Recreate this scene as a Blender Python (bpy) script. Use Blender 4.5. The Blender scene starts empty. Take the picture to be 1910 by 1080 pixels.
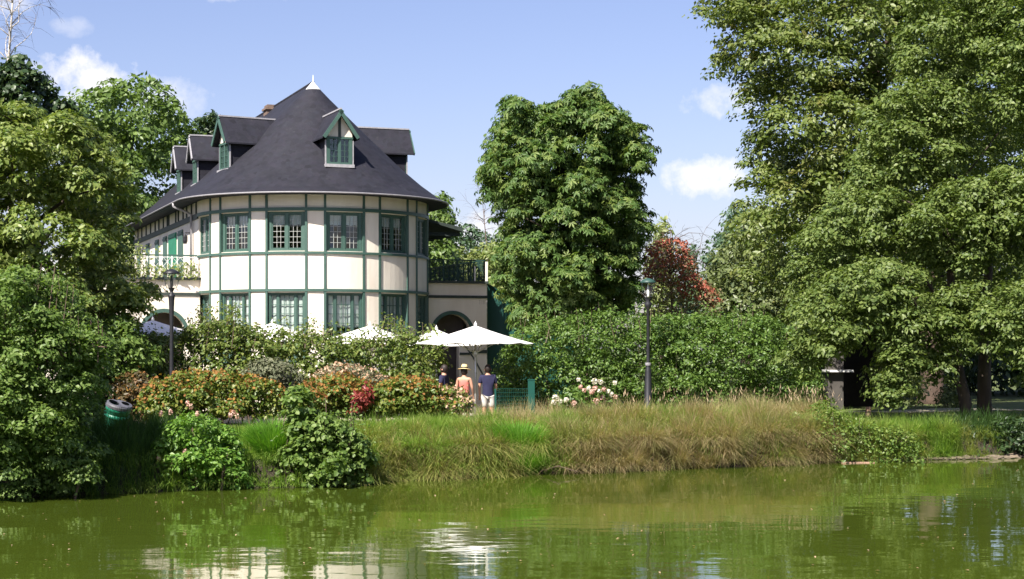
import bpy, bmesh, math, random
import numpy as np
from mathutils import Vector, Matrix

R = math.radians
scene = bpy.context.scene
COL = scene.collection

# ------------------------------------------------------------------ camera
F, HX, HY, HC = 3200.0, 955.0, 650.0, 2.6        # focal length in photo pixels, horizon, eye height above the water
cam = bpy.data.cameras.new("camera")
cam_o = bpy.data.objects.new("camera", cam)
COL.objects.link(cam_o)
cam_o.location = (0, 0, HC)
cam_o.rotation_euler = (R(90), 0, 0)
cam.sensor_width = 36.0
cam.lens = 36.0 * F / 1910.0
cam.shift_y = (HY - 540.0) / 1910.0
cam.clip_end = 3000
scene.camera = cam_o

# ------------------------------------------------------------------ sun, sky, exposure
SUN_EL, SUN_AZ = R(47), R(-31)                    # azimuth measured from straight behind the camera, to the left
sdir = Vector((math.sin(SUN_AZ) * math.cos(SUN_EL), -math.cos(SUN_AZ) * math.cos(SUN_EL), math.sin(SUN_EL)))
sun = bpy.data.lights.new("sun", "SUN")
sun.energy = 5.0
sun.angle = R(0.53)
sun.color = (1.0, 0.945, 0.86)
sun_o = bpy.data.objects.new("sun", sun)
COL.objects.link(sun_o)
sun_o.rotation_euler = sdir.to_track_quat("Z", "Y").to_euler()
sun_o.location = (-20, -20, 40)

world = bpy.data.worlds.new("World")
scene.world = world
world.use_nodes = True
wt = world.node_tree
wt.nodes.clear()


def N(t, typ, **kw):
    n = t.nodes.new(typ)
    for k, v in kw.items():
        setattr(n, k, v)
    return n


def L(t, a, b):
    t.links.new(a, b)


def M_(t, op, a, b=None, c=None, clamp=False):
    n = N(t, "ShaderNodeMath", operation=op)
    n.use_clamp = clamp
    for i, v in enumerate((a, b, c)):
        if v is None:
            continue
        if isinstance(v, (int, float)):
            n.inputs[i].default_value = v
        else:
            L(t, v, n.inputs[i])
    return n.outputs[0]


sky = N(wt, "ShaderNodeTexSky", sky_type="NISHITA")
sky.sun_disc = False
sky.sun_elevation = SUN_EL
sky.sun_rotation = R(180) - SUN_AZ
sky.altitude = 100
sky.air_density = 1.0
sky.dust_density = 1.2
sky.ozone_density = 2.0
hs = N(wt, "ShaderNodeMix", data_type="RGBA", blend_type="MULTIPLY")
hs.inputs[0].default_value = 1.0
hs.inputs[7].default_value = (1.10, 0.97, 1.12, 1)
L(wt, sky.outputs[0], hs.inputs[6])
bg = N(wt, "ShaderNodeBackground")
bg.inputs[1].default_value = 0.064
L(wt, hs.outputs[2], bg.inputs[0])
tc = N(wt, "ShaderNodeTexCoord")
sx = N(wt, "ShaderNodeSeparateXYZ")
L(wt, tc.outputs["Generated"], sx.inputs[0])
az = M_(wt, "ARCTAN2", sx.outputs[0], sx.outputs[1])
el = M_(wt, "ARCSINE", sx.outputs[2])
nz = N(wt, "ShaderNodeTexNoise")
nz.inputs["Scale"].default_value = 60
nz.inputs["Detail"].default_value = 7
nz.inputs["Roughness"].default_value = 0.62
L(wt, tc.outputs["Generated"], nz.inputs["Vector"])
nf = M_(wt, "MULTIPLY", M_(wt, "SUBTRACT", nz.outputs[0], 0.5), 3.6)
# cumulus banks: azimuth and elevation of the middle, half width, half height (radians), density
clouds = [(-0.244, 0.151, 0.034, 0.017, 1.0), (-0.2, 0.143, 0.028, 0.012, 0.55), (0.122, 0.142, 0.022, 0.010, 0.7),
          (0.114, 0.099, 0.025, 0.013, 1.0), (-0.025, 0.066, 0.035, 0.013, 0.9), (-0.16, 0.203, 0.028, 0.007, 0.5),
          (-0.285, 0.2, 0.02, 0.014, 0.6), (-0.25, 0.18, 0.013, 0.006, 0.3), (-0.185, 0.14, 0.012, 0.012, 0.4),
          (0.2, 0.25, 0.06, 0.02, 0.8), (-0.1, 0.31, 0.06, 0.02, 0.8)]
dens = None
for a0, e0, wa, we, k in clouds:
    da = M_(wt, "DIVIDE", M_(wt, "SUBTRACT", az, a0), wa)
    de = M_(wt, "DIVIDE", M_(wt, "SUBTRACT", el, e0), we)
    r2 = M_(wt, "ADD", M_(wt, "MULTIPLY", da, da), M_(wt, "MULTIPLY", de, de))
    v = M_(wt, "ADD", M_(wt, "SUBTRACT", 1.0, r2), nf)
    v = M_(wt, "MULTIPLY", M_(wt, "MULTIPLY", v, 0.9, clamp=True), k)
    dens = v if dens is None else M_(wt, "MAXIMUM", dens, v)
# the rest of the sky carries the same small cumulus
vs = N(wt, "ShaderNodeCombineXYZ")
zz = M_(wt, "ADD", M_(wt, "MAXIMUM", sx.outputs[2], 0.0), 0.12)
L(wt, M_(wt, "DIVIDE", sx.outputs[0], zz), vs.inputs[0])
L(wt, M_(wt, "DIVIDE", sx.outputs[1], zz), vs.inputs[1])
n2 = N(wt, "ShaderNodeTexNoise")
n2.inputs["Scale"].default_value = 1.6
n2.inputs["Detail"].default_value = 8
n2.inputs["Roughness"].default_value = 0.55
L(wt, vs.outputs[0], n2.inputs["Vector"])
gen = M_(wt, "MULTIPLY", M_(wt, "SUBTRACT", n2.outputs[0], 0.6), 7.0, clamp=True)
away = M_(wt, "MULTIPLY", M_(wt, "SUBTRACT", M_(wt, "MAXIMUM", M_(wt, "ABSOLUTE", az), el), 0.36), 12.0, clamp=True)
dens = M_(wt, "MAXIMUM", dens, M_(wt, "MULTIPLY", gen, away))
bgc = N(wt, "ShaderNodeBackground")
bgc.inputs[0].default_value = (0.97, 0.96, 1.0, 1)
bgc.inputs[1].default_value = 0.5
mx = N(wt, "ShaderNodeMixShader")
L(wt, dens, mx.inputs[0])
L(wt, bg.outputs[0], mx.inputs[1])
L(wt, bgc.outputs[0], mx.inputs[2])
wo = N(wt, "ShaderNodeOutputWorld")
L(wt, mx.outputs[0], wo.inputs[0])

scene.view_settings.view_transform = "Standard"
scene.view_settings.look = "None"
scene.view_settings.exposure = 1.2
scene.view_settings.gamma = 1.0
scene.view_settings.use_curve_mapping = False
scene.render.engine = "CYCLES"
cy = scene.cycles
cy.max_bounces = 7
cy.diffuse_bounces = 3
cy.glossy_bounces = 3
cy.transmission_bounces = 4
cy.transparent_max_bounces = 10
cy.sample_clamp_indirect = 6
cy.caustics_reflective = False
cy.caustics_refractive = False

# ------------------------------------------------------------------ helpers


def at(px, py, d):
    return Vector(((px - HX) / F * d, d, HC - (py - HY) / F * d))


def srgb(r, g, b):
    f = lambda c: (c / 255 / 12.92) if c / 255 <= 0.04045 else ((c / 255 + 0.055) / 1.055) ** 2.4
    return (f(r), f(g), f(b))


SHX = np.array([-60, -20, -8.9, -6.4, -3.6, -1.66, .5, 4.0, 7.4, 9.9, 12.2, 30, 80])
SHY = np.array([10, 24.5, 29.6, 31.3, 32.4, 34.1, 35.4, 37.2, 39.1, 40.1, 41.0, 47, 60])


def shore(x):
    x = np.asarray(x, float)
    return np.interp(x, SHX, SHY) + 0.10 * np.sin(x * 2.1) + 0.06 * np.sin(x * 5.3 + 1)


def sm(a, b, x):
    t = np.clip((x - a) / (b - a), 0, 1)
    return t * t * (3 - 2 * t)


def height(x, y):
    x = np.asarray(x, float)
    y = np.asarray(y, float)
    s = y - shore(x)
    z = -0.9 + 0.88 * sm(-1.6, 0.05, s) + 0.52 * sm(0.02, 0.3, s) + 0.35 * sm(0.3, 1.8, s)
    dip = sm(5.5, 9.5, s) * (1 - sm(2.5, 7.0, x))
    z = z - 0.42 * dip
    z = z + 0.05 * np.sin(x * 0.9) * np.cos(y * 0.7) * sm(1, 3, s) * (1 - dip)
    back = sm(-8, -25, y)                      # the bank behind the camera
    z = z * (1 - back) + 0.9 * back
    return z


def hz(x, y):
    return float(height(x, y))


def tag(o, label=None, cat=None, group=None, kind=None):
    if label:
        o["label"] = label
    if cat:
        o["category"] = cat
    if group:
        o["group"] = group
    if kind:
        o["kind"] = kind
    return o


def empty(name, loc, label, cat, group=None, rz=0.0):
    o = bpy.data.objects.new(name, None)
    o.empty_display_size = 0.3
    o.location = loc
    o.rotation_euler = (0, 0, rz)
    COL.objects.link(o)
    return tag(o, label, cat, group)


def mesh_obj(name, me, parent=None):
    o = bpy.data.objects.new(name, me)
    COL.objects.link(o)
    if parent is not None:
        o.parent = parent
    return o


def np_mesh(name, verts, faces_flat, nper, mat, smooth=False):
    """verts (N,3), faces_flat flattened indices, every face with nper corners (or an array of corner counts)."""
    me = bpy.data.meshes.new(name)
    verts = np.ascontiguousarray(verts, np.float32)
    faces_flat = np.ascontiguousarray(faces_flat, np.int32)
    if np.isscalar(nper):
        nf_ = len(faces_flat) // nper
        tot = np.full(nf_, nper, np.int32)
    else:
        tot = np.asarray(nper, np.int32)
        nf_ = len(tot)
    start = np.zeros(nf_, np.int32)
    start[1:] = np.cumsum(tot)[:-1]
    me.vertices.add(len(verts))
    me.vertices.foreach_set("co", verts.ravel())
    me.loops.add(len(faces_flat))
    me.loops.foreach_set("vertex_index", faces_flat)
    me.polygons.add(nf_)
    me.polygons.foreach_set("loop_start", start)
    if smooth:
        me.polygons.foreach_set("use_smooth", np.ones(nf_, bool))
    me.update(calc_edges=True)
    if mat:
        me.materials.append(mat)
    return me


class MB:
    """collects shapes that become one mesh"""

    def __init__(self):
        self.v, self.f = [], []

    def add(self, vs, fs, m=None):
        n = len(self.v)
        self.v += [tuple(m @ Vector(p)) if m is not None else tuple(p) for p in vs]
        self.f += [tuple(i + n for i in f) for f in fs]
        return self

    def box(self, x0, x1, y0, y1, z0, z1, m=None):
        vs = [(x, y, z) for z in (z0, z1) for y in (y0, y1) for x in (x0, x1)]
        return self.add(vs, [(0, 2, 3, 1), (4, 5, 7, 6), (0, 1, 5, 4), (2, 6, 7, 3), (0, 4, 6, 2), (1, 3, 7, 5)], m)

    def tube(self, pts, rad, n=8, cap=True, m=None):
        pts = [Vector(p) for p in pts]
        if isinstance(rad, (int, float)):
            rad = [rad] * len(pts)
        vs, fs = [], []
        t0 = (pts[1] - pts[0]).normalized()
        u = t0.orthogonal().normalized()
        for i, p in enumerate(pts):
            t = (pts[min(i + 1, len(pts) - 1)] - pts[max(i - 1, 0)]).normalized()
            u = (u - t * u.dot(t))
            u = u.normalized() if u.length > 1e-6 else t.orthogonal().normalized()
            w = t.cross(u)
            for k in range(n):
                a = 2 * math.pi * k / n
                vs.append(p + (u * math.cos(a) + w * math.sin(a)) * rad[i])
        for i in range(len(pts) - 1):
            for k in range(n):
                a, b = i * n + k, i * n + (k + 1) % n
                fs.append((a, b, b + n, a + n))
        if cap:
            fs.append(tuple(range(n - 1, -1, -1)))
            fs.append(tuple(range((len(pts) - 1) * n, len(pts) * n)))
        return self.add(vs, fs, m)

    def lathe(self, prof, n=24, m=None, a0=0.0, a1=2 * math.pi):
        full = abs(a1 - a0 - 2 * math.pi) < 1e-6
        k = n if full else n + 1
        vs, fs = [], []
        for r, z in prof:
            for i in range(k):
                a = a0 + (a1 - a0) * i / n
                vs.append((r * math.cos(a), r * math.sin(a), z))
        for j in range(len(prof) - 1):
            for i in range(n):
                p, q = j * k + i, j * k + (i + 1) % k
                fs.append((p, q, q + k, p + k))
        return self.add(vs, fs, m)

    def build(self, name, mat, parent=None, smooth=False):
        me = bpy.data.meshes.new(name)
        me.from_pydata(self.v, [], self.f)
        me.validate()
        if smooth:
            me.polygons.foreach_set("use_smooth", np.ones(len(me.polygons), bool))
        me.update()
        if mat:
            me.materials.append(mat)
        return mesh_obj(name, me, parent)


def share(src, name, parent, loc=(0, 0, 0), rot=(0, 0, 0)):
    o = mesh_obj(name, src if isinstance(src, bpy.types.Mesh) else src.data, parent)
    o.location = loc
    o.rotation_euler = rot
    return o


def stuffed(o):
    o["kind"] = "stuff"
    return o


def copy_tree(o, parent=None):
    c = o.copy()
    COL.objects.link(c)
    c.parent = parent
    for ch in list(o.children):
        copy_tree(ch, c)
    return c

# ------------------------------------------------------------------ materials


def pbr(name, c1, c2=None, scale=6.0, rough=0.7, bump=0.0, bscale=None, metal=0.0, spec=0.4, stretch=(1, 1, 1), detail=5):
    m = bpy.data.materials.new(name)
    m.use_nodes = True
    t = m.node_tree
    b = t.nodes["Principled BSDF"]
    b.inputs["Roughness"].default_value = rough
    b.inputs["Metallic"].default_value = metal
    b.inputs["Specular IOR Level"].default_value = spec
    if c2 is None:
        c2 = tuple(x * 0.8 for x in c1)
    g = N(t, "ShaderNodeNewGeometry")
    mp = N(t, "ShaderNodeMapping")
    mp.inputs["Scale"].default_value = stretch
    L(t, g.outputs["Position"], mp.inputs[0])
    n = N(t, "ShaderNodeTexNoise")
    n.inputs["Scale"].default_value = scale
    n.inputs["Detail"].default_value = detail
    n.inputs["Roughness"].default_value = 0.6
    L(t, mp.outputs[0], n.inputs["Vector"])
    r = N(t, "ShaderNodeValToRGB")
    r.color_ramp.elements[0].position = 0.32
    r.color_ramp.elements[1].position = 0.68
    r.color_ramp.elements[0].color = (*c2, 1)
    r.color_ramp.elements[1].color = (*c1, 1)
    L(t, n.outputs[0], r.inputs[0])
    L(t, r.outputs[0], b.inputs["Base Color"])
    if bump:
        n3 = N(t, "ShaderNodeTexNoise")
        n3.inputs["Scale"].default_value = bscale or scale * 6
        n3.inputs["Detail"].default_value = 4
        L(t, mp.outputs[0], n3.inputs["Vector"])
        bp = N(t, "ShaderNodeBump")
        bp.inputs["Strength"].default_value = bump
        bp.inputs["Distance"].default_value = 0.02
        L(t, n3.outputs[0], bp.inputs["Height"])
        L(t, bp.outputs[0], b.inputs["Normal"])
    return m


LEAF_GAIN = 1.48


def leafmat(name, cols, trans=0.35, rough=0.42, spec=0.35, patch=None, gain=None):
    """leaf blade: every leaf gets its own tone (random per island); patch mixes in a second hue in drifts"""
    gain = gain or LEAF_GAIN
    cols = [(min(.8, c[0] * gain * 1.02), min(.8, c[1] * gain), min(.8, c[2] * gain)) for c in cols]
    if patch:
        patch = (tuple(c * gain for c in patch[0]), patch[1], patch[2])
    m = bpy.data.materials.new(name)
    m.use_nodes = True
    t = m.node_tree
    b = t.nodes["Principled BSDF"]
    out = t.nodes["Material Output"]
    g = N(t, "ShaderNodeNewGeometry")
    r = N(t, "ShaderNodeValToRGB")
    cr = r.color_ramp
    while len(cr.elements) < len(cols):
        cr.elements.new(0.5)
    for i, c in enumerate(cols):
        cr.elements[i].position = i / max(1, len(cols) - 1)
        cr.elements[i].color = (*c, 1)
    L(t, g.outputs["Random Per Island"], r.inputs[0])
    col = r.outputs[0]
    if patch:
        n = N(t, "ShaderNodeTexNoise")
        n.inputs["Scale"].default_value = patch[1]
        n.inputs["Detail"].default_value = 3
        L(t, g.outputs["Position"], n.inputs["Vector"])
        k = M_(t, "MULTIPLY", M_(t, "SUBTRACT", n.outputs[0], patch[2]), 6.0, clamp=True)
        mxn = N(t, "ShaderNodeMix", data_type="RGBA")
        L(t, M_(t, "MULTIPLY", k, 0.85), mxn.inputs[0])
        L(t, col, mxn.inputs[6])
        mxn.inputs[7].default_value = (*patch[0], 1)
        col = mxn.outputs[2]
    L(t, col, b.inputs["Base Color"])
    b.inputs["Roughness"].default_value = rough
    b.inputs["Specular IOR Level"].default_value = spec
    tr = N(t, "ShaderNodeBsdfTranslucent")
    mc = N(t, "ShaderNodeMix", data_type="RGBA", blend_type="MULTIPLY")
    mc.inputs[0].default_value = 1.0
    L(t, col, mc.inputs[6])
    mc.inputs[7].default_value = (1.5, 1.6, 0.7, 1)
    L(t, mc.outputs[2], tr.inputs[0])
    ms = N(t, "ShaderNodeMixShader")
    ms.inputs[0].default_value = trans
    L(t, b.outputs[0], ms.inputs[1])
    L(t, tr.outputs[0], ms.inputs[2])
    L(t, ms.outputs[0], out.inputs[0])
    return m


def glassmat(name, tint=(0.9, 0.95, 0.95), base=0.06):
    m = bpy.data.materials.new(name)
    m.use_nodes = True
    t = m.node_tree
    out = t.nodes["Material Output"]
    t.nodes.remove(t.nodes["Principled BSDF"])
    tr = N(t, "ShaderNodeBsdfTransparent")
    tr.inputs[0].default_value = (*tint, 1)
    gl = N(t, "ShaderNodeBsdfGlossy")
    gl.inputs["Roughness"].default_value = 0.02
    lw = N(t, "ShaderNodeLayerWeight")
    k = M_(t, "ADD", M_(t, "MULTIPLY", M_(t, "POWER", lw.outputs["Facing"], 4.0), 0.9), base, clamp=True)
    ms = N(t, "ShaderNodeMixShader")
    L(t, k, ms.inputs[0])
    L(t, tr.outputs[0], ms.inputs[1])
    L(t, gl.outputs[0], ms.inputs[2])
    L(t, ms.outputs[0], out.inputs[0])
    return m


MAT = {}
MAT["plaster"] = pbr("plaster", (0.80, 0.735, 0.635), (0.68, 0.60, 0.50), 1.6, 0.85, 0.15, 30, stretch=(1, 1, .3), detail=8)
MAT["green"] = pbr("green_paint", (0.058, 0.112, 0.09), (0.046, 0.094, 0.076), 4, 0.5, 0.1, 40)
MAT["brightgreen"] = pbr("door_paint", (0.02, 0.19, 0.10), (0.016, 0.15, 0.08), 4, 0.5)
MAT["dark_timber"] = pbr("dark_timber", (0.045, 0.06, 0.05), (0.03, 0.04, 0.036), 5, 0.6, 0.2, 30)
MAT["white"] = pbr("white_paint", (0.78, 0.77, 0.74), (0.7, 0.69, 0.66), 6, 0.55)
MAT["muntin"] = pbr("muntin_paint", (0.42, 0.43, 0.40), (0.36, 0.37, 0.35), 9, 0.55)
MAT["zinc"] = pbr("zinc", (0.38, 0.37, 0.38), (0.28, 0.27, 0.29), 9, 0.5, 0.1)
MAT["gutter"] = pbr("gutter_zinc", (0.26, 0.25, 0.26), (0.2, 0.19, 0.2), 9, 0.5)
MAT["glass"] = glassmat("window_glass")
MAT["lamp_glass"] = glassmat("lamp_glass", (0.97, 0.97, 0.95), 0.05)
MAT["curtain"] = pbr("lace_curtain", (0.75, 0.74, 0.71), (0.55, 0.54, 0.52), 40, 0.9)
MAT["blind"] = pbr("blind_cloth", (0.72, 0.69, 0.63), (0.66, 0.63, 0.58), 5, 0.9)
MAT["interior"] = pbr("interior", (0.12, 0.10, 0.085), (0.08, 0.07, 0.06), 2, 0.9)
MAT["brick"] = pbr("chimney_brick", (0.20, 0.14, 0.11), (0.13, 0.09, 0.07), 9, 0.9, 0.3)
MAT["iron"] = pbr("black_iron", (0.022, 0.022, 0.026), (0.014, 0.014, 0.016), 9, 0.45, 0.1)
MAT["lattice"] = pbr("lattice_paint", (0.03, 0.075, 0.06), (0.02, 0.05, 0.042), 9, 0.5)
MAT["canvas"] = pbr("white_canvas", (0.80, 0.78, 0.74), (0.75, 0.73, 0.69), 2, 0.9)
MAT["print"] = pbr("grey_print", (0.16, 0.16, 0.17), (0.12, 0.12, 0.13), 9, 0.9)
MAT["faint_print"] = pbr("faint_print", (0.50, 0.45, 0.39), (0.46, 0.41, 0.355), 9, 0.9)
MAT["alu"] = pbr("aluminium", (0.62, 0.62, 0.62), (0.55, 0.55, 0.55), 9, 0.4, metal=0.6)
MAT["tarp"] = pbr("green_tarpaulin", (0.006, 0.066, 0.05), (0.005, 0.054, 0.041), 1.2, 0.55, 0.15, 3)
MAT["fence"] = pbr("fence_green", (0.005, 0.066, 0.048), (0.004, 0.054, 0.04), 7, 0.45)
MAT["bin_green"] = pbr("bin_green", (0.012, 0.16, 0.095), (0.01, 0.13, 0.075), 6, 0.4)
MAT["bin_grey"] = pbr("bin_grey", (0.10, 0.10, 0.115), (0.08, 0.08, 0.09), 8, 0.5)
MAT["bark"] = pbr("bark", (0.075, 0.056, 0.04), (0.04, 0.03, 0.022), 5, 0.9, 0.7, 14, stretch=(1, 1, 0.3))
MAT["pale_bark"] = pbr("pale_bark", (0.36, 0.32, 0.25), (0.2, 0.17, 0.125), 3, 0.85, 0.4, 12)
MAT["plane_trunk"] = pbr("plane_trunk_bark", (0.10, 0.065, 0.048), (0.045, 0.03, 0.022), 3, 0.85, 0.5, 9)
MAT["birch"] = pbr("birch_bark", (0.62, 0.58, 0.52), (0.3, 0.26, 0.22), 4, 0.8, stretch=(1, 1, 3))
MAT["twig"] = pbr("twig", (0.13, 0.09, 0.065), (0.09, 0.06, 0.045), 6, 0.9)
MAT["stone"] = pbr("stone", (0.20, 0.155, 0.11), (0.10, 0.08, 0.058), 5, 0.9, 0.5, 18)
MAT["pale_stone"] = pbr("pale_stone", (0.52, 0.47, 0.40), (0.42, 0.375, 0.31), 3, 0.9, 0.3, 18)
MAT["log"] = pbr("cut_log", (0.45, 0.28, 0.2), (0.3, 0.19, 0.13), 7, 0.9, 0.4)
MAT["hut"] = pbr("hut_board", (0.025, 0.022, 0.02), (0.016, 0.014, 0.013), 4, 0.8, 0.3)
MAT["grey_wall"] = pbr("grey_render", (0.085, 0.076, 0.067), (0.055, 0.05, 0.044), 3, 0.9, 0.2)
MAT["skin"] = pbr("skin", (0.50, 0.27, 0.18), (0.46, 0.245, 0.16), 9, 0.55)
MAT["navy"] = pbr("navy_cloth", (0.022, 0.022, 0.06), (0.016, 0.016, 0.045), 9, 0.9)
MAT["shorts"] = pbr("pale_cloth", (0.58, 0.55, 0.5), (0.5, 0.47, 0.43), 9, 0.9)
MAT["pink"] = pbr("pink_cloth", (0.55, 0.18, 0.14), (0.48, 0.14, 0.11), 9, 0.9)
MAT["hair"] = pbr("dark_hair", (0.025, 0.016, 0.012), (0.016, 0.01, 0.008), 20, 0.6)
MAT["straw"] = pbr("straw", (0.70, 0.55, 0.28), (0.6, 0.45, 0.22), 30, 0.85, 0.3)
MAT["lampcore"] = pbr("lamp_core", (0.75, 0.75, 0.72), (0.7, 0.7, 0.68), 9, 0.5)

# slate roof: courses of slates as fine relief, weathered colour
m = bpy.data.materials.new("slate")
m.use_nodes = True
t = m.node_tree
b = t.nodes["Principled BSDF"]
b.inputs["Roughness"].default_value = 0.7
b.inputs["Specular IOR Level"].default_value = 0.25
g = N(t, "ShaderNodeNewGeometry")
n1 = N(t, "ShaderNodeTexNoise")
n1.inputs["Scale"].default_value = 1.5
n1.inputs["Detail"].default_value = 9
n1.inputs["Roughness"].default_value = 0.7
L(t, g.outputs["Position"], n1.inputs["Vector"])
r1 = N(t, "ShaderNodeValToRGB")
r1.color_ramp.elements[0].position = 0.33
r1.color_ramp.elements[1].position = 0.72
r1.color_ramp.elements[0].color = (0.0135, 0.0135, 0.0192, 1)
r1.color_ramp.elements[1].color = (0.0225, 0.022, 0.0305, 1)
L(t, n1.outputs[0], r1.inputs[0])
sp = N(t, "ShaderNodeSeparateXYZ")
L(t, g.outputs["Position"], sp.inputs[0])
wv = M_(t, "FRACT", M_(t, "MULTIPLY", sp.outputs[2], 7.5))
vor = N(t, "ShaderNodeTexVoronoi")
vor.inputs["Scale"].default_value = 5.5
L(t, g.outputs["Position"], vor.inputs["Vector"])
vmx = N(t, "ShaderNodeMix", data_type="RGBA", blend_type="MULTIPLY")
vmx.inputs[0].default_value = 0.38
L(t, r1.outputs[0], vmx.inputs[6])
hsv = N(t, "ShaderNodeHueSaturation")
hsv.inputs["Saturation"].default_value = 0.12
hsv.inputs["Value"].default_value = 1.3
L(t, vor.outputs["Color"], hsv.inputs["Color"])
L(t, hsv.outputs[0], vmx.inputs[7])
nfk = N(t, "ShaderNodeTexNoise")
nfk.inputs["Scale"].default_value = 3.2
nfk.inputs["Detail"].default_value = 10
nfk.inputs["Roughness"].default_value = 0.75
L(t, g.outputs["Position"], nfk.inputs["Vector"])
fk = N(t, "ShaderNodeMix", data_type="RGBA")
L(t, M_(t, "MULTIPLY", M_(t, "SUBTRACT", nfk.outputs[0], 0.60), 5.0, clamp=True), fk.inputs[0])
L(t, vmx.outputs[2], fk.inputs[6])
fk.inputs[7].default_value = (0.055, 0.055, 0.055, 1)
L(t, fk.outputs[2], b.inputs["Base Color"])
bp = N(t, "ShaderNodeBump")
bp.inputs["Strength"].default_value = 0.35
bp.inputs["Distance"].default_value = 0.02
L(t, M_(t, "SUBTRACT", 1.0, wv), bp.inputs["Height"])
L(t, bp.outputs[0], b.inputs["Normal"])
MAT["slate"] = m

# murky pond water
m = bpy.data.materials.new("pond_water")
m.use_nodes = True
t = m.node_tree
b = t.nodes["Principled BSDF"]
b.inputs["Base Color"].default_value = (0.048, 0.070, 0.008, 1)
b.inputs["Roughness"].default_value = 0.03
b.inputs["IOR"].default_value = 1.33
g = N(t, "ShaderNodeNewGeometry")
hsum = None
for sc_, st, amp, det in (((0.45, 0.8, 1), 1.0, 0.75, 2), ((2.0, 2.8, 1), 1.0, 0.15, 2), ((7.0, 9.0, 1), 1.0, 0.02, 1)):
    mp = N(t, "ShaderNodeMapping")
    mp.inputs["Scale"].default_value = sc_
    mp.inputs["Rotation"].default_value = (0, 0, R(12))
    L(t, g.outputs["Position"], mp.inputs[0])
    n = N(t, "ShaderNodeTexNoise")
    n.inputs["Scale"].default_value = st
    n.inputs["Detail"].default_value = det
    L(t, mp.outputs[0], n.inputs["Vector"])
    v = M_(t, "MULTIPLY", n.outputs[0], amp)
    hsum = v if hsum is None else M_(t, "ADD", hsum, v)
bp = N(t, "ShaderNodeBump")
bp.inputs["Strength"].default_value = 1.0
bp.inputs["Distance"].default_value = 0.0125
L(t, hsum, bp.inputs["Height"])
L(t, bp.outputs[0], b.inputs["Normal"])
MAT["water"] = m

# ground: soil and short turf
m = pbr("turf", (0.11, 0.135, 0.035), (0.055, 0.075, 0.02), 1.3, 0.95, 0.6, 22)
t = m.node_tree
g = N(t, "ShaderNodeNewGeometry")
sz_ = N(t, "ShaderNodeSeparateXYZ")
L(t, g.outputs["Position"], sz_.inputs[0])
mudk = M_(t, "MULTIPLY", M_(t, "SUBTRACT", 0.52, sz_.outputs[2]), 6.0, clamp=True)
mdm = N(t, "ShaderNodeMix", data_type="RGBA")
L(t, mudk, mdm.inputs[0])
L(t, t.nodes["Principled BSDF"].inputs["Base Color"].links[0].from_socket, mdm.inputs[6])
mdm.inputs[7].default_value = (0.035, 0.026, 0.017, 1)
L(t, mdm.outputs[2], t.nodes["Principled BSDF"].inputs["Base Color"])
MAT["turf"] = m
MAT["gravel"] = pbr("pale_gravel", (0.42, 0.37, 0.28), (0.30, 0.26, 0.19), 8, 0.95, 0.5, 60)
MAT["mud"] = pbr("mud", (0.05, 0.035, 0.022), (0.03, 0.022, 0.014), 5, 0.9, 0.5)

G = lambda *c: c
MAT["lf_maple"] = leafmat("maple_leaves", [(0.05, 0.085, 0.018), (0.10, 0.135, 0.03), (0.16, 0.19, 0.055)], 0.3)
MAT["lf_shrub"] = leafmat("sallow_leaves", [(0.046, 0.084, 0.018), (0.082, 0.132, 0.028), (0.125, 0.175, 0.048)], 0.36, .45, .28)
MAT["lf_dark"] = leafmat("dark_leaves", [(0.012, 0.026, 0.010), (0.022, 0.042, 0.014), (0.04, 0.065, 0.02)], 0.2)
MAT["lf_mid"] = leafmat("mid_leaves", [(0.045, 0.08, 0.018), (0.075, 0.12, 0.028), (0.11, 0.16, 0.04)], 0.3)
MAT["lf_chestnut"] = leafmat("chestnut_leaves", [(0.035, 0.07, 0.018), (0.06, 0.105, 0.026), (0.11, 0.145, 0.038)], 0.3, 0.45, 0.25)
MAT["lf_plane"] = leafmat("plane_leaves", [(0.05, 0.078, 0.018), (0.085, 0.115, 0.028), (0.13, 0.155, 0.05)], 0.32, patch=((0.12, 0.10, 0.03), 0.7, 0.58))
MAT["lf_alder"] = leafmat("alder_leaves", [(0.044, 0.072, 0.018), (0.076, 0.108, 0.026), (0.115, 0.148, 0.042)], 0.3, 0.46, 0.3)
MAT["lf_hedge"] = leafmat("hornbeam_leaves", [(0.032, 0.066, 0.013), (0.058, 0.104, 0.019), (0.095, 0.148, 0.03)], 0.3)
MAT["lf_hedge2"] = leafmat("loose_hedge_leaves", [(0.05, 0.085, 0.018), (0.09, 0.125, 0.027), (0.13, 0.15, 0.042)], 0.3)
MAT["lf_olive"] = leafmat("olive_leaves", [(0.05, 0.07, 0.026), (0.08, 0.105, 0.036), (0.11, 0.13, 0.05)], 0.25)
MAT["lf_drab"] = leafmat("drab_leaves", [(0.09, 0.08, 0.04), (0.14, 0.11, 0.06), (0.15, 0.14, 0.06)], 0.25)
MAT["lf_blue"] = leafmat("blue_green_leaves", [(0.03, 0.06, 0.034), (0.05, 0.085, 0.045), (0.07, 0.11, 0.055)], 0.2)
MAT["lf_pale"] = leafmat("pale_leaves", [(0.085, 0.12, 0.035), (0.13, 0.16, 0.05), (0.17, 0.19, 0.075)], 0.3)
MAT["lf_gold"] = leafmat("golden_shrub_leaves", [(0.042, 0.08, 0.014), (0.08, 0.115, 0.02), (0.125, 0.13, 0.026)], 0.3)
MAT["lf_orange"] = leafmat("rust_heads", [(0.125, 0.058, 0.02), (0.18, 0.086, 0.028), (0.20, 0.125, 0.032)], 0.25, 0.7, 0.1)
MAT["lf_red"] = leafmat("red_leaves", [(0.10, 0.018, 0.018), (0.16, 0.03, 0.026), (0.19, 0.055, 0.04)], 0.3)
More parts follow.
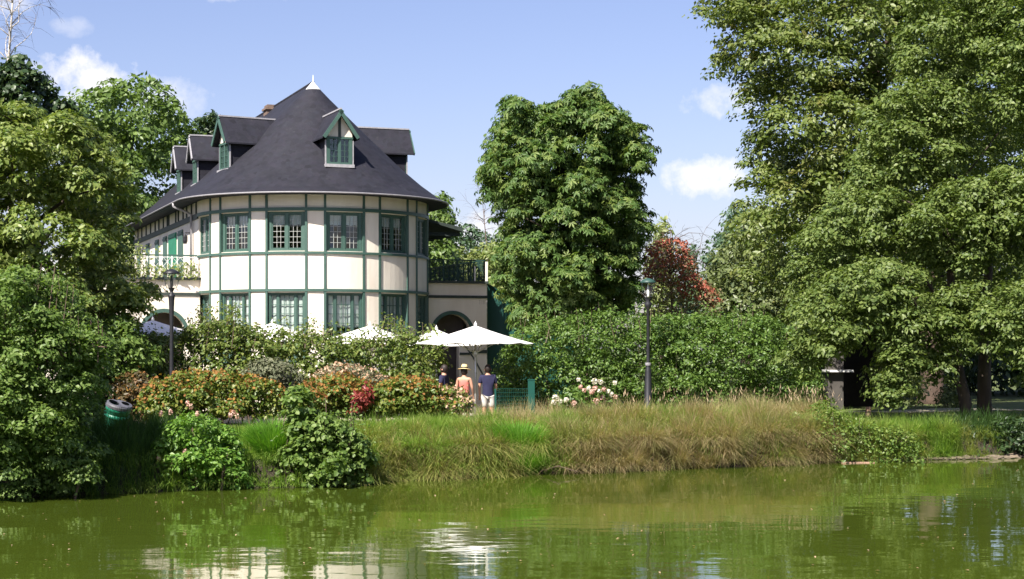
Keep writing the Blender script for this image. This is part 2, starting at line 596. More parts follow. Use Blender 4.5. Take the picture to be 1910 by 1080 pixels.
MAT["lf_berry"] = leafmat("berry_clusters", [(0.22, 0.055, 0.03), (0.30, 0.085, 0.055), (0.32, 0.14, 0.09)], 0.1, 0.5, gain=1.0)
MAT["lf_barberry"] = leafmat("brown_leaves", [(0.035, 0.03, 0.014), (0.06, 0.05, 0.02), (0.11, 0.06, 0.025)], 0.25)
MAT["lf_grey"] = leafmat("grey_leaves", [(0.06, 0.07, 0.04), (0.09, 0.10, 0.06), (0.12, 0.125, 0.08)], 0.2, 0.7, 0.1)
MAT["lf_dry"] = leafmat("dry_heads", [(0.2, 0.13, 0.085), (0.3, 0.2, 0.13), (0.36, 0.27, 0.19)], 0.2, 0.8, 0.1)
MAT["lf_herb"] = leafmat("herb_leaves", [(0.05, 0.115, 0.016), (0.085, 0.165, 0.024), (0.125, 0.2, 0.04)], 0.35)
MAT["lf_herb2"] = leafmat("loosestrife_leaves", [(0.045, 0.085, 0.016), (0.08, 0.125, 0.022), (0.12, 0.155, 0.036)], 0.33)
MAT["lf_white"] = leafmat("white_petals", [(0.62, 0.58, 0.5), (0.75, 0.72, 0.66)], 0.2, 0.8, 0.1, gain=1.0)
MAT["lf_pinkp"] = leafmat("pink_petals", [(0.5, 0.26, 0.22), (0.65, 0.42, 0.36), (0.7, 0.55, 0.48)], 0.2, 0.8, 0.1, gain=1.0)
MAT["gr_tan"] = leafmat("tan_sedge", [(0.10, 0.108, 0.04), (0.18, 0.15, 0.075), (0.225, 0.165, 0.10), (0.16, 0.148, 0.062)], 0.3, 0.6, 0.2, patch=((0.10, 0.13, 0.035), 0.9, 0.52), gain=1.9)
MAT["gr_green"] = leafmat("green_grass", [(0.06, 0.115, 0.018), (0.10, 0.165, 0.026), (0.15, 0.2, 0.045)], 0.35, 0.55, 0.2, patch=((0.17, 0.165, 0.055), 0.8, 0.54), gain=1.9)
MAT["gr_vivid"] = leafmat("vivid_tussock", [(0.055, 0.14, 0.012), (0.08, 0.19, 0.018), (0.12, 0.22, 0.03)], 0.4, 0.5, 0.25, gain=1.5)
MAT["gr_yellow"] = leafmat("yellow_sedge", [(0.09, 0.125, 0.026), (0.15, 0.165, 0.042), (0.2, 0.175, 0.07)], 0.3, 0.6, 0.2, gain=1.9)
MAT["gr_brown"] = leafmat("brown_sedge", [(0.06, 0.055, 0.022), (0.10, 0.08, 0.034), (0.13, 0.12, 0.04)], 0.3, 0.6, 0.2, gain=1.9)
MAT["gr_shaded"] = leafmat("iris_blades", [(0.02, 0.045, 0.012), (0.035, 0.07, 0.018), (0.05, 0.095, 0.026)], 0.3, 0.45, 0.35, gain=1.5)  # blades darkened: the shade of trees and bank is put into their colour
MAT["gr_lawn"] = leafmat("lawn_blades", [(0.09, 0.13, 0.028), (0.13, 0.165, 0.035), (0.18, 0.19, 0.06)], 0.3, 0.6, 0.15, gain=1.5)
MAT["gr_seed"] = leafmat("seed_heads", [(0.22, 0.17, 0.11), (0.30, 0.235, 0.16)], 0.2, 0.8, 0.1, gain=1.9)

# ------------------------------------------------------------------ foliage generators
LEAF = (np.array([(0, 0, 0), (0.38, 0.30, 0.07), (1, 0, -0.12), (0.38, -0.30, 0.07)]), [(0, 1, 2), (0, 2, 3)])
LEAF_WIDE = (np.array([(0, 0, 0), (0.30, 0.42, 0.06), (0.72, 0.34, 0.0), (1, 0, -0.14), (0.72, -0.34, 0.0), (0.30, -0.42, 0.06)]),
             [(0, 1, 2), (0, 2, 3), (0, 3, 4), (0, 4, 5)])


def _palmate():
    v, f = [(0, 0, 0)], []
    for a, ln in ((-100, .62), (-52, .9), (0, 1.0), (52, .9), (100, .62)):
        c, s = math.cos(R(a)), math.sin(R(a))
        n = len(v)
        for x, y, z in ((.62, .19, -.10), (1.0, 0, -.42), (.62, -.19, -.10)):
            x, y = x * ln, y * ln
            v.append((x * c - y * s, x * s + y * c, z * ln))
        f += [(0, n, n + 1), (0, n + 1, n + 2)]
    return np.array(v, float), f


PALM = _palmate()


def unit(v):
    return v / np.maximum(np.linalg.norm(v, axis=-1, keepdims=True), 1e-9)


def ball(rng, n):
    return unit(rng.normal(size=(n, 3))) * rng.random((n, 1)) ** (1 / 3)


def leaves(name, P, Nn, size, mat, tmpl=LEAF, rng=None, T=None):
    n = len(P)
    if T is None:
        T = rng.normal(size=(n, 3))
    T = unit(T - Nn * np.sum(T * Nn, 1, keepdims=True))
    B = np.cross(Nn, T)
    tv, tf = tmpl
    k = len(tv)
    V = P[:, None, :] + size[:, None, None] * (tv[None, :, 0:1] * T[:, None, :] + tv[None, :, 1:2] * B[:, None, :] + tv[None, :, 2:3] * Nn[:, None, :])
    tf = np.array(tf)
    Fi = (np.arange(n)[:, None, None] * k + tf[None]).reshape(-1)
    return np_mesh(name, V.reshape(-1, 3), Fi, tf.shape[1], mat)


def inside(p, poly):
    x, y = p[:, 0], p[:, 1]
    c = np.zeros(len(p), bool)
    for (x0, y0), (x1, y1) in zip(poly, np.roll(poly, -1, 0)):
        k = (y0 > y) != (y1 > y)
        with np.errstate(divide="ignore", invalid="ignore"):
            c ^= k & (x < (x1 - x0) * (y - y0) / (y1 - y0 + 1e-12) + x0)
    return c


def edged(p, poly):
    d = np.full(len(p), 1e9)
    for a, b_ in zip(poly, np.roll(poly, -1, 0)):
        ab = b_ - a
        t = np.clip(((p - a) @ ab) / max(ab @ ab, 1e-9), 0, 1)
        d = np.minimum(d, np.linalg.norm(p - a - t[:, None] * ab, axis=1))
    return d


def spread(rng, cand, mind):
    keep = []
    for c in cand:
        if all((c[0] - k[0]) ** 2 + (c[1] - k[1]) ** 2 > mind * mind for k in keep):
            keep.append(c)
    return np.array(keep) if keep else np.zeros((0, cand.shape[1]))


class Crown:
    """a crown grown as boughs (lobes) that carry leaf clumps, inside the outline the tree has"""

    def __init__(self, seed, poly, d, thick, lobe, clump, n, up=0.55, fill=0.14, flat=0.6, droop=0.3, layers=((-1, 1.0), (1, 0.6), (0, 0.6)), skirt=0.5, edge=True, dens_=0.40, gap=0.85):
        rng = self.rng = np.random.default_rng(seed)
        pl = np.array([[(x - HX) / F * d, HC - (y - HY) / F * d] for x, y in poly])
        lo, hi = pl.min(0), pl.max(0)
        cand = rng.random((5000, 2)) * (hi - lo) + lo
        cand = cand[inside(cand, pl)]
        e = edged(cand, pl)
        emax = e.max()
        C = []
        for lay, dn in layers:
            o = rng.permutation(len(cand))
            c = np.column_stack([cand[o], e[o]])
            c = c[c[:, 2] > 0.45 * lobe]
            c = spread(rng, c[:1500], gap * lobe / max(dn, .2) ** .5)
            for x, z, ee in c:
                h = thick * math.sqrt(max(0, 1 - (1 - min(ee / min(emax, thick), 1)) ** 2))
                r = min(lobe * rng.uniform(0.7, 1.25), ee * 1.05 + 0.1 * lobe)
                C.append((x, d + lay * h * 0.75 + rng.normal() * 0.22 * thick, z, r))
        if edge:
            o = rng.permutation(len(cand))
            c = np.column_stack([cand[o], e[o]])
            c = c[(c[:, 2] < 0.5 * lobe) & (c[:, 2] > 0.1 * lobe)]
            for x, z, ee in spread(rng, c[:1200], 0.42 * lobe):
                C.append((x, d + rng.normal() * 0.25 * thick, z, max(ee, 0.16 * lobe)))
        C = self.lobes = np.array(C)
        P, D, cl = [], [], []
        for x, y, z, r in C:
            m_ = max(3, int(9.0 * (r / clump) ** 2 * dens_))
            dr = rng.normal(size=(m_, 3))
            dr[:, 2] += 0.35
            dr = unit(dr)
            dr = dr[(dr[:, 2] > -0.35) | (rng.random(m_) < skirt)]
            P.append(np.array([x, y, z]) + dr * (r * rng.uniform(0.62, 1.02, (len(dr), 1))) * np.array([1, 1, 0.9]))
            D.append(dr)
        P, D = np.concatenate(P), np.concatenate(D)
        k = len(P)
        w = rng.uniform(0.5, 1.5, k)
        idx = rng.choice(k, int(n * (1 - fill)), p=w / w.sum())
        cr_ = clump * rng.uniform(0.6, 1.25, k)
        off = ball(rng, len(idx)) * cr_[idx][:, None]
        off = off * np.array([1.3, 1.3, 1 - flat])
        off[:, 2] -= 0.30 * (off[:, 0] ** 2 + off[:, 1] ** 2) / cr_[idx]
        LP = P[idx] + off
        LN = unit(D[idx] * 0.45 + np.array([0, 0, up]) + off * np.array([.8, .8, 0]) / cr_[idx][:, None] + rng.normal(size=(len(idx), 3)) * 0.38)
        LT = D[idx] * 0.5 + rng.normal(size=(len(idx), 3)) * 0.7 - np.array([0, 0, droop])
        nfill = n - len(idx)
        li = rng.choice(len(C), nfill, p=C[:, 3] ** 2 / (C[:, 3] ** 2).sum())
        FP = C[li, :3] + ball(rng, nfill) * C[li, 3:4] * 0.75
        FN = unit(rng.normal(size=(nfill, 3)) + np.array([0, 0, .3]))
        self.P = np.concatenate([LP, FP])
        self.N = np.concatenate([LN, FN])
        self.T = np.concatenate([LT, rng.normal(size=(nfill, 3))])

    def merge(self, other):
        self.lobes = np.concatenate([self.lobes, other.lobes])
        self.P, self.N, self.T = (np.concatenate([a_, b_]) for a_, b_ in ((self.P, other.P), (self.N, other.N), (self.T, other.T)))
        return self

    def clip(self, zmin_fn):
        k = self.P[:, 2] > zmin_fn(self.P[:, 0], self.P[:, 1])
        self.P, self.N, self.T = self.P[k], self.N[k], self.T[k]
        return self

    def mesh(self, name, size, mat, tmpl=LEAF, jitter=0.48):
        s = size * self.rng.uniform(1 - jitter, 1 + jitter, len(self.P))
        return leaves(name, self.P, self.N, s, mat, tmpl, self.rng, self.T)


GROUNDCLIP = lambda x, y: height(x, y) + 0.03


def local(me, base):
    """shift a world-space mesh so that it hangs on an Empty at base"""
    me.transform(Matrix.Translation(-Vector(base)))
    return me


def limbs(base, spine, r0, lobes, rng, count, mat, parent, name="trunk", r1=None, sides=10, sub=2):
    """trunk along spine (world points), boughs out to lobe centres"""
    base = Vector(base)
    mb = MB()
    pts = [Vector(p) - base for p in spine]
    n = len(pts)
    # subdivide
    fine = []
    for i in range(n - 1):
        for k in range(5):
            t = k / 5
            q = pts[i].lerp(pts[i + 1], t)
            fine.append(q + Vector((rng.normal() * .15, rng.normal() * .15, 0)) * r0 * (0 if (i == 0 and k == 0) else 1))
    fine.append(pts[-1])
    r1 = r1 or r0 * 0.25
    rad = [r0 + (r1 - r0) * (i / (len(fine) - 1)) for i in range(len(fine))]
    rad[0] *= 1.35
    mb.tube(fine, rad, sides)
    trunk = mb.build(name, mat, parent, True)
    if count and len(lobes):
        pick = rng.choice(len(lobes), min(count, len(lobes)), replace=False)
        for i in pick:
            tgt = Vector(lobes[i][:3]) - base
            if tgt.z < min(3.2, fine[-1].z * .45):
                continue
            j = int(np.clip(np.searchsorted([p.z for p in fine], tgt.z - (tgt.xy - fine[-1].xy).length * 0.55), len(fine) // 4, len(fine) - 2))
            a = fine[j]
            mb2 = MB()
            mid = a.lerp(tgt, 0.5) + Vector((rng.normal(), rng.normal(), abs(rng.normal()) + .4)) * 0.09 * (tgt - a).length
            p = [a, a.lerp(mid, .5) + Vector((0, 0, .03)), mid, mid.lerp(tgt, .5), tgt]
            rr = rad[j] * 0.5
            mb2.tube(p, [rr, rr * .8, rr * .6, rr * .42, rr * .2], 6)
            mb2.build("limb", mat, parent, True)
    return trunk


def tree(name, label, cat, crown, leaf_size, mat, spine, r0, bark, nlimbs=8, tmpl=LEAF, group=None, clip=True):
    base = Vector(spine[0])
    base.z = hz(base.x, base.y)
    e = empty(name, base, label, cat, group)
    spine = [base - Vector((0, 0, .15))] + [Vector(p) for p in spine[1:]]
    limbs(base, spine, r0, crown.lobes, crown.rng, nlimbs, bark, e)
    if clip:
        crown.clip(GROUNDCLIP)
    c = mesh_obj("crown", local(crown.mesh("crown", leaf_size, mat, tmpl), base), e)
    c["kind"] = "stuff"
    return e


def shrub(name, label, cat, crown, leaf_size, mat, d, tmpl=LEAF, group=None, stems=6, bark="twig", part="foliage"):
    ctr = crown.lobes[:, :2].mean(0)
    base = Vector((float(ctr[0]), float(ctr[1]), hz(*ctr)))
    e = empty(name, base, label, cat, group)
    rng = crown.rng
    mb = MB()
    for i in rng.choice(len(crown.lobes), min(stems, len(crown.lobes)), replace=False):
        tg = Vector(crown.lobes[i][:3])
        fx = base.x + (tg.x - base.x) * .75
        fy = base.y + (tg.y - base.y) * .75
        ft = Vector((fx, fy, hz(fx, fy) - .05))
        mid = ft.lerp(tg, .5) + Vector((rng.normal() * .05, rng.normal() * .05, .05))
        mb.tube([ft - base, mid - base, tg - base], [.025, .018, .008], 5)
    st = mb.build("stems", MAT[bark], e)
    st["kind"] = "stuff"
    crown.clip(GROUNDCLIP)
    f = mesh_obj(part, local(crown.mesh(part, leaf_size, mat, tmpl), base), e)
    f["kind"] = "stuff"
    return e, base


def blades(name, P, H, W, lean, amt, mat, rng, curl=0.5):
    """curved grass blades: P (n,3) roots, H heights, W widths, lean (n,2) horizontal unit direction, amt how far it arches"""
    n = len(P)
    ts = np.array([0, 0.4, 0.75, 1.0])
    D = np.column_stack([lean, np.zeros(n)])
    S = np.column_stack([-lean[:, 1], lean[:, 0], np.zeros(n)])
    tw = rng.uniform(-1, 1, (n, 1))
    S = unit(S * (1 - np.abs(tw) * .5) + D * tw)
    V = np.zeros((n, 7, 3))
    for i, t_ in enumerate(ts):
        up = H * (t_ - curl * amt * t_ ** 2.2)
        out = H * amt * t_ ** 1.7
        c = P + D * out[:, None] + np.array([0, 0, 1]) * up[:, None]
        w = (W * (1 - t_ * 0.75))[:, None]
        if i < 3:
            V[:, 2 * i] = c - S * w / 2
            V[:, 2 * i + 1] = c + S * w / 2
        else:
            V[:, 6] = c
    tf = np.array([(0, 1, 3), (0, 3, 2), (2, 3, 5), (2, 5, 4), (4, 5, 6)])
    Fi = (np.arange(n)[:, None, None] * 7 + tf[None]).reshape(-1)
    return np_mesh(name, V.reshape(-1, 3), Fi, 3, mat)


def tussock(name, label, cx, cy, n, hgt, spreadr, amt, mat, seed, cat="grass tussock", lx=0, ly=-.2, w=.012):
    rng = np.random.default_rng(seed)
    a = rng.random(n) * 2 * np.pi
    r = spreadr * np.sqrt(rng.random(n)) * .5
    P = np.column_stack([cx + np.cos(a) * r, cy + np.sin(a) * r, np.zeros(n)])
    P[:, 2] = height(P[:, 0], P[:, 1]) - .02
    D = np.column_stack([np.cos(a) + lx, np.sin(a) + ly]) + rng.normal(size=(n, 2)) * .35
    D = unit(D)
    H = hgt * rng.uniform(.6, 1.15, n)
    A = amt * (0.25 + r / (spreadr * .5)) * rng.uniform(.5, 1.3, n) * .75
    base = (cx, cy, hz(cx, cy))
    o = mesh_obj(name, local(blades(name, P, H, np.full(n, w), D, A, mat, rng), base))
    o.location = base
    return tag(o, label, cat)

# ------------------------------------------------------------------ the setting: ground, water, terrace, path


def axis(fine0, fine1, step, far):
    a = list(np.arange(fine0, fine1 + 1e-6, step))
    lo, hi, s = [], [], step
    x = fine0
    while x > -far:
        s *= 1.35
        x -= s
        lo.append(x)
    s, x = step, fine1
    while x < far:
        s *= 1.35
        x += s
        hi.append(x)
    return np.array(lo[::-1] + a + hi)


gx, gy = axis(-26, 30, .3, 900), axis(24, 78, .2, 900)
GX, GY = np.meshgrid(gx, gy)
GZ = height(GX, GY)
nx, ny = len(gx), len(gy)
ii = (np.arange(ny - 1)[:, None] * nx + np.arange(nx - 1)[None]).reshape(-1)
gf = np.column_stack([ii, ii + 1, ii + nx + 1, ii + nx]).reshape(-1)
go = mesh_obj("ground", np_mesh("ground", np.column_stack([GX.ravel(), GY.ravel(), GZ.ravel()]), gf, 4, MAT["turf"], True))
tag(go, kind="structure")

wx = 300
wo_ = mesh_obj("water", np_mesh("water", np.array([(-wx, -40, 0), (wx, -40, 0), (wx, 70, 0), (-wx, 70, 0)]), np.arange(4), 4, MAT["water"]))
tag(wo_, kind="structure")


def strip(name, line, width, lift, mat):
    vs, fs = [], []
    for i, (x, y) in enumerate(line):
        for k in range(5):
            yy = y - width / 2 + width * k / 4
            vs.append((x, yy, hz(x, yy) + lift))
    for i in range(len(line) - 1):
        for k in range(4):
            a = i * 5 + k
            fs += [a, a + 1, a + 6, a + 5][::-1]
    o = mesh_obj(name, np_mesh(name, np.array(vs), np.array(fs), 4, mat, True))
    return tag(o, kind="structure")


strip("path", [(x, 44.6 + (x - 5) * .45) for x in np.arange(3.2, 24, .4)], 1.3, .02, MAT["gravel"])
strip("terrace", [(x, 53.2) for x in np.arange(-16, 1.21, .4)], 8.0, .02, MAT["gravel"])
strip("terrace_entrance", [(x, 47.4) for x in np.arange(-2.4, .9, .3)], 3.5, .02, MAT["gravel"])
strip("flower_bed", [(x, 45.6) for x in np.arange(-11.5, -2.3, .3)], 5.0, .02, MAT["mud"])

# ------------------------------------------------------------------ the house
CX, CY, HB = -7.13, 61.5, 0.38
house = empty("house", (CX, CY, HB), "cream half-timbered restaurant house with round end, slate cone roof and green windows", "house", rz=R(20))
RW = 4.1                                   # wall radius
WL = 16.5                                  # length of the straight wing
T0 = -13.4                                 # view angle -> local azimuth


def pol(a, r, z):
    """local azimuth in degrees from the front (-y), towards +x"""
    return (r * math.sin(R(a)), -r * math.cos(R(a)), z)


def zl(z):
    return z - HB


def arcbox(mb, a0, a1, r0, r1, z0, z1, step=3.0):
    n = max(1, int(abs(a1 - a0) / step + .5))
    vs, fs = [], []
    for i in range(n + 1):
        a = a0 + (a1 - a0) * i / n
        vs += [pol(a, r0, z0), pol(a, r1, z0), pol(a, r1, z1), pol(a, r0, z1)]
    for i in range(n):
        q = i * 4
        for k in range(4):
            fs.append((q + k, q + (k + 1) % 4, q + 4 + (k + 1) % 4, q + 4 + k))
    fs += [(3, 2, 1, 0), (n * 4, n * 4 + 1, n * 4 + 2, n * 4 + 3)]
    mb.add(vs, fs)


BAYS = [15 + 27.67 * k + T0 for k in range(-3, 4)]
HBAY = 9.45
ZT, ZA, ZB, ZC, ZS = zl(7.86), zl(7.27), zl(5.81), zl(4.555), zl(2.05)
UW = (zl(5.87), zl(7.19))
LW = (zl(2.1), zl(4.47))

wall = MB()
edges_ = []
a = -90.0
for c in BAYS:
    a0, a1 = max(c - HBAY, -90), min(c + HBAY, 90)
    if a1 <= -90 or a0 >= 90:
        continue
    if a0 > a + .01:
        arcbox(wall, a, a0, RW - .28, RW, 0, ZT)
    arcbox(wall, a0, a1, RW - .28, RW, 0, LW[0])
    arcbox(wall, a0, a1, RW - .28, RW, LW[1], UW[0])
    arcbox(wall, a0, a1, RW - .28, RW, UW[1], ZT)
    a = a1
if a < 90:
    arcbox(wall, a, 90, RW - .28, RW, 0, ZT)
wall.box(-RW, -RW + .28, 0, WL, 0, ZT)
wall.box(RW - .28, RW, 0, WL, 0, ZT)
wall.box(-RW + .28, RW - .28, WL - .28, WL, 0, ZT)
wall.build("wall", MAT["plaster"], house)
fl = MB()
fl.lathe([(0.001, 0), (RW - .3, 0)], 32, Matrix.Translation((0, 0, zl(5.2))))
fl.lathe([(RW - .3, .01), (0.001, .01)], 32, Matrix.Translation((0, 0, zl(5.2))))
fl.lathe([(RW - .3, 0), (0.001, 0)], 32, Matrix.Translation((0, 0, .3)))
fl.box(-RW + .3, RW - .3, 2.6, 2.7, 0, ZT)
fl.build("floor", MAT["interior"], house)

# timbers
post_mesh = {}


def post(a, z0, z1, w=.078, proud=.04):
    key = (round(z0, 3), round(z1, 3), w)
    if key not in post_mesh:
        mb = MB().box(-w / 2, w / 2, -proud, .06, z0, z1)
        post_mesh[key] = mb.build("timber_post", MAT["green"], house)
        o = post_mesh[key]
    else:
        o = share(post_mesh[key], "timber_post", house)
    p = pol(a, RW, 0)
    o.location = (p[0], p[1], 0)
    o.rotation_euler = (0, 0, R(a))
    return o


pa = []
for c in BAYS:
    for s in (-1, 1):
        q = c + s * HBAY
        if -90 <= q <= 90:
            pa.append(q)
for q in pa:
    post(q, ZA + .055, ZT)
    post(q, ZB + .04, ZA - .055)
    post(q, ZC + .045, ZB - .04)
    post(q, 0, ZC - .045)
for z, hh in ((ZA, .055), (ZB, .04), (ZC, .045)):
    mb = MB()
    arcbox(mb, -90, 90, RW - .05, RW + .055, z - hh, z + hh)
    mb.build("timber_band", MAT["green"], house)

# sash windows: frame > sash, pane, curtain
half = RW * math.sin(R(HBAY)) - .055
rch = RW * math.cos(R(HBAY)) - .10          # distance of the frame plane from the axis


def window_upper():
    z0, z1 = UW
    f = MB()
    w = half
    f.box(-w, -w + .10, -.045, .05, z0, z1)
    f.box(w - .10, w, -.045, .05, z0, z1)
    f.box(-w + .10, w - .10, -.045, .05, z1 - .07, z1)
    f.box(-w + .10, w - .10, -.06, .05, z0, z0 + .07)
    f.box(-.045, .045, -.04, .05, z0 + .07, z1 - .07)
    return f


def sash_mb(x0, x1, z0, z1, nc, nr, st=.035, mu=.013):
    s = MB()
    s.box(x0, x0 + st, -.02, .02, z0, z1)
    s.box(x1 - st, x1, -.02, .02, z0, z1)
    s.box(x0 + st, x1 - st, -.02, .02, z0, z0 + st)
    s.box(x0 + st, x1 - st, -.02, .02, z1 - st, z1)
    g_ = MB()
    X0, X1, Z0, Z1 = x0 + st, x1 - st, z0 + st, z1 - st
    for i in range(1, nc):
        x = X0 + (X1 - X0) * i / nc
        g_.box(x - mu / 2, x + mu / 2, -.014, .014, Z0, Z1)
    for j in range(1, nr):
        z = Z0 + (Z1 - Z0) * j / nr
        for i in range(nc):
            xa = X0 + (X1 - X0) * i / nc + (mu / 2 + .001 if i else 0)
            xb = X0 + (X1 - X0) * (i + 1) / nc - (mu / 2 + .001 if i < nc - 1 else 0)
            g_.box(xa, xb, -.012, .012, z - mu / 2, z + mu / 2)
    panes = []
    for i in range(nc):
        for j in range(nr):
            panes.append((X0 + (X1 - X0) * i / nc, X0 + (X1 - X0) * (i + 1) / nc, Z0 + (Z1 - Z0) * j / nr, Z0 + (Z1 - Z0) * (j + 1) / nr))
    return s, g_, panes


rng0 = random.Random(4)
pane_cache = {}


def add_panes(parent, panes, y=.0):
    for x0, x1, z0, z1 in panes:
        w_, h_ = round(x1 - x0, 4), round(z1 - z0, 4)
        if (w_, h_) not in pane_cache:
            mb = MB().box(-w_ / 2, w_ / 2, -.002, .002, -h_ / 2, h_ / 2)
            o = mb.build("pane", MAT["glass"], parent)
            pane_cache[(w_, h_)] = o.data
        else:
            o = share(pane_cache[(w_, h_)], "pane", parent)
        o.location = ((x0 + x1) / 2, y, (z0 + z1) / 2)
        o.rotation_euler = (rng0.gauss(0, .012), 0, rng0.gauss(0, .014))


def wavy(x0, x1, z0, z1, y, scallop=.03, n=14):
    mb = MB()
    vs, fs = [], []
    for i in range(n + 1):
        x = x0 + (x1 - x0) * i / n
        yy = y + .018 * math.sin(i * 2.4)
        vs += [(x, yy, z0 + scallop * abs(math.sin(i * math.pi / 3.5))), (x, yy, z1), (x, yy + .006, z1), (x, yy + .006, z0 + scallop * abs(math.sin(i * math.pi / 3.5)))]
    for i in range(n):
        q = i * 4
        fs += [(q, q + 4, q + 5, q + 1), (q + 3, q + 2, q + 6, q + 7), (q, q + 3, q + 7, q + 4), (q + 1, q + 5, q + 6, q + 2)]
    return mb.add(vs, fs)


um, lm = None, None
for c in BAYS:
    if not (-90 < c < 90):
        continue
    loc = pol(c, rch, 0)
    # upper casements
    w_ = window_upper().build("window", MAT["green"], house) if um is None else share(um["f"], "window", house)
    w_.location, w_.rotation_euler = (loc[0], loc[1], 0), (0, 0, R(c))
    if um is None:
        um = {"f": w_, "s": [], "p": []}
        for x0, x1 in ((-half + .10, -.045), (.045, half - .10)):
            s, g_, pn = sash_mb(x0 + .004, x1 - .004, UW[0] + .075, UW[1] - .075, 3, 6)
            um["s"].append((s.build("sash", MAT["green"], w_), stuffed(g_.build("muntins", MAT["muntin"], w_))))
            um["p"].append(pn)
        um["c"] = wavy(-half + .11, half - .11, UW[1] - .46, UW[1] - .09, .07).build("curtain", MAT["curtain"], w_)
    else:
        for s, g_ in um["s"]:
            share(s, "sash", w_)
            stuffed(share(g_, "muntins", w_))
        cu = share(um["c"], "curtain", w_)
        cu.scale.z = rng0.uniform(.96, 1.0)
        cu.location.z = UW[1] * (1 - cu.scale.z) * 1.0
    for pn in um["p"]:
        add_panes(w_, pn, .0)
    # lower three-light windows
    z0, z1 = LW
    if lm is None:
        f = MB()
        w = half
        f.box(-w, -w + .06, -.045, .05, z0, z1)
        f.box(w - .06, w, -.045, .05, z0, z1)
        f.box(-w + .06, w - .06, -.045, .05, z1 - .06, z1)
        f.box(-w + .06, w - .06, -.06, .05, z0, z0 + .09)
        for x in (-.30, .30):
            f.box(x - .035, x + .035, -.04, .05, z0 + .09, z1 - .06)
        w_ = f.build("window", MAT["green"], house)
        lm = {"f": w_, "s": [], "p": []}
        for x0, x1, nc in ((-w + .06, -.335, 1), (-.265, .265, 3), (.335, w - .06, 1)):
            s, g_, pn = sash_mb(x0 + .004, x1 - .004, z0 + .095, z1 - .065, nc, 7, .025, .02)
            lm["s"].append((s.build("sash", MAT["green"], w_), stuffed(g_.build("muntins", MAT["green"], w_))))
            lm["p"].append(pn)
        lm["c"] = wavy(-w + .07, w - .07, z1 - 1.22, z1 - .07, .06, .0).build("blind", MAT["blind"], w_)
    else:
        w_ = share(lm["f"], "window", house)
        for s, g_ in lm["s"]:
            share(s, "sash", w_)
            stuffed(share(g_, "muntins", w_))
        bl_ = share(lm["c"], "blind", w_)
        bl_.scale.z = rng0.uniform(.93, 1.05)
        bl_.location.z = (LW[1] - .07) * (1 - bl_.scale.z)
    for pn in lm["p"]:
        add_panes(w_, pn, .0)
    w_.location, w_.rotation_euler = (loc[0], loc[1], 0), (0, 0, R(c))

# roof: cone over the round end, straight slopes over the wing
ZAP = zl(12.12)
prof = [(0.02, ZAP), (0.6, zl(11.52)), (2.0, zl(10.14)), (3.2, zl(8.99)), (3.9, zl(8.40)), (4.45, zl(8.0)), (4.80, zl(7.80))]
rf = MB()
ns = 64
nprof = len(prof)
vs, fs = [], []
full = prof + [(4.80, zl(7.72)), (4.05, zl(7.76))]
for r, z in full:
    vs.append((r, WL + .5, z))
    for i in range(ns + 1):
        a = 90 - 180 * i / ns
        vs.append(pol(a, r, z))
    vs.append((-r, WL + .5, z))
K = ns + 3
for j in range(len(full) - 1):
    for i in range(K - 1):
        p = j * K + i
        fs.append((p, p + 1, p + 1 + K, p + K))
rf.add(vs, fs)
ro = rf.build("roof", MAT["slate"], house)
ge = MB()
for side in (WL + .5,):
    pts = [(r, side, z) for r, z in prof] + [(-r, side, z) for r, z in reversed(prof)]
    ge.add(pts, [tuple(range(len(pts)))])
ge.build("gable_end", MAT["slate"], house)
# gutter along the eaves
gut = [(4.84, WL, zl(7.77))] + [pol(90 - 180 * i / 60, 4.84, zl(7.77)) for i in range(61)] + [(-4.84, WL, zl(7.77))]
MB().tube(gut, .03, 8).build("gutter", MAT["gutter"], house, True)
MB().tube([(0, 0, ZAP + .01), (0, WL + .45, ZAP + .01)], .06, 8).build("ridge_cap", MAT["slate"], house, True)
cap = MB()
cap.lathe([(0.27, zl(11.87)), (0.25, zl(11.90)), (0.03, zl(12.16)), (0.016, zl(12.2)), (0.008, zl(12.40)), (0.001, zl(12.41))], 20)
cap.build("finial", MAT["white"], house, True)
ch = MB()
ch.box(-.32, .32, 6.4, 7.1, zl(11.2), zl(12.0))
ch.box(-.3, .05, 6.45, 7.05, zl(12.08), zl(12.2))
ch.box(-.38, .38, 6.34, 7.16, zl(12.0), zl(12.08))
cho = ch.build("chimney", MAT["brick"], house)


def roof_z(r):
    return float(np.interp(r, [p[0] for p in prof], [p[1] for p in prof]))


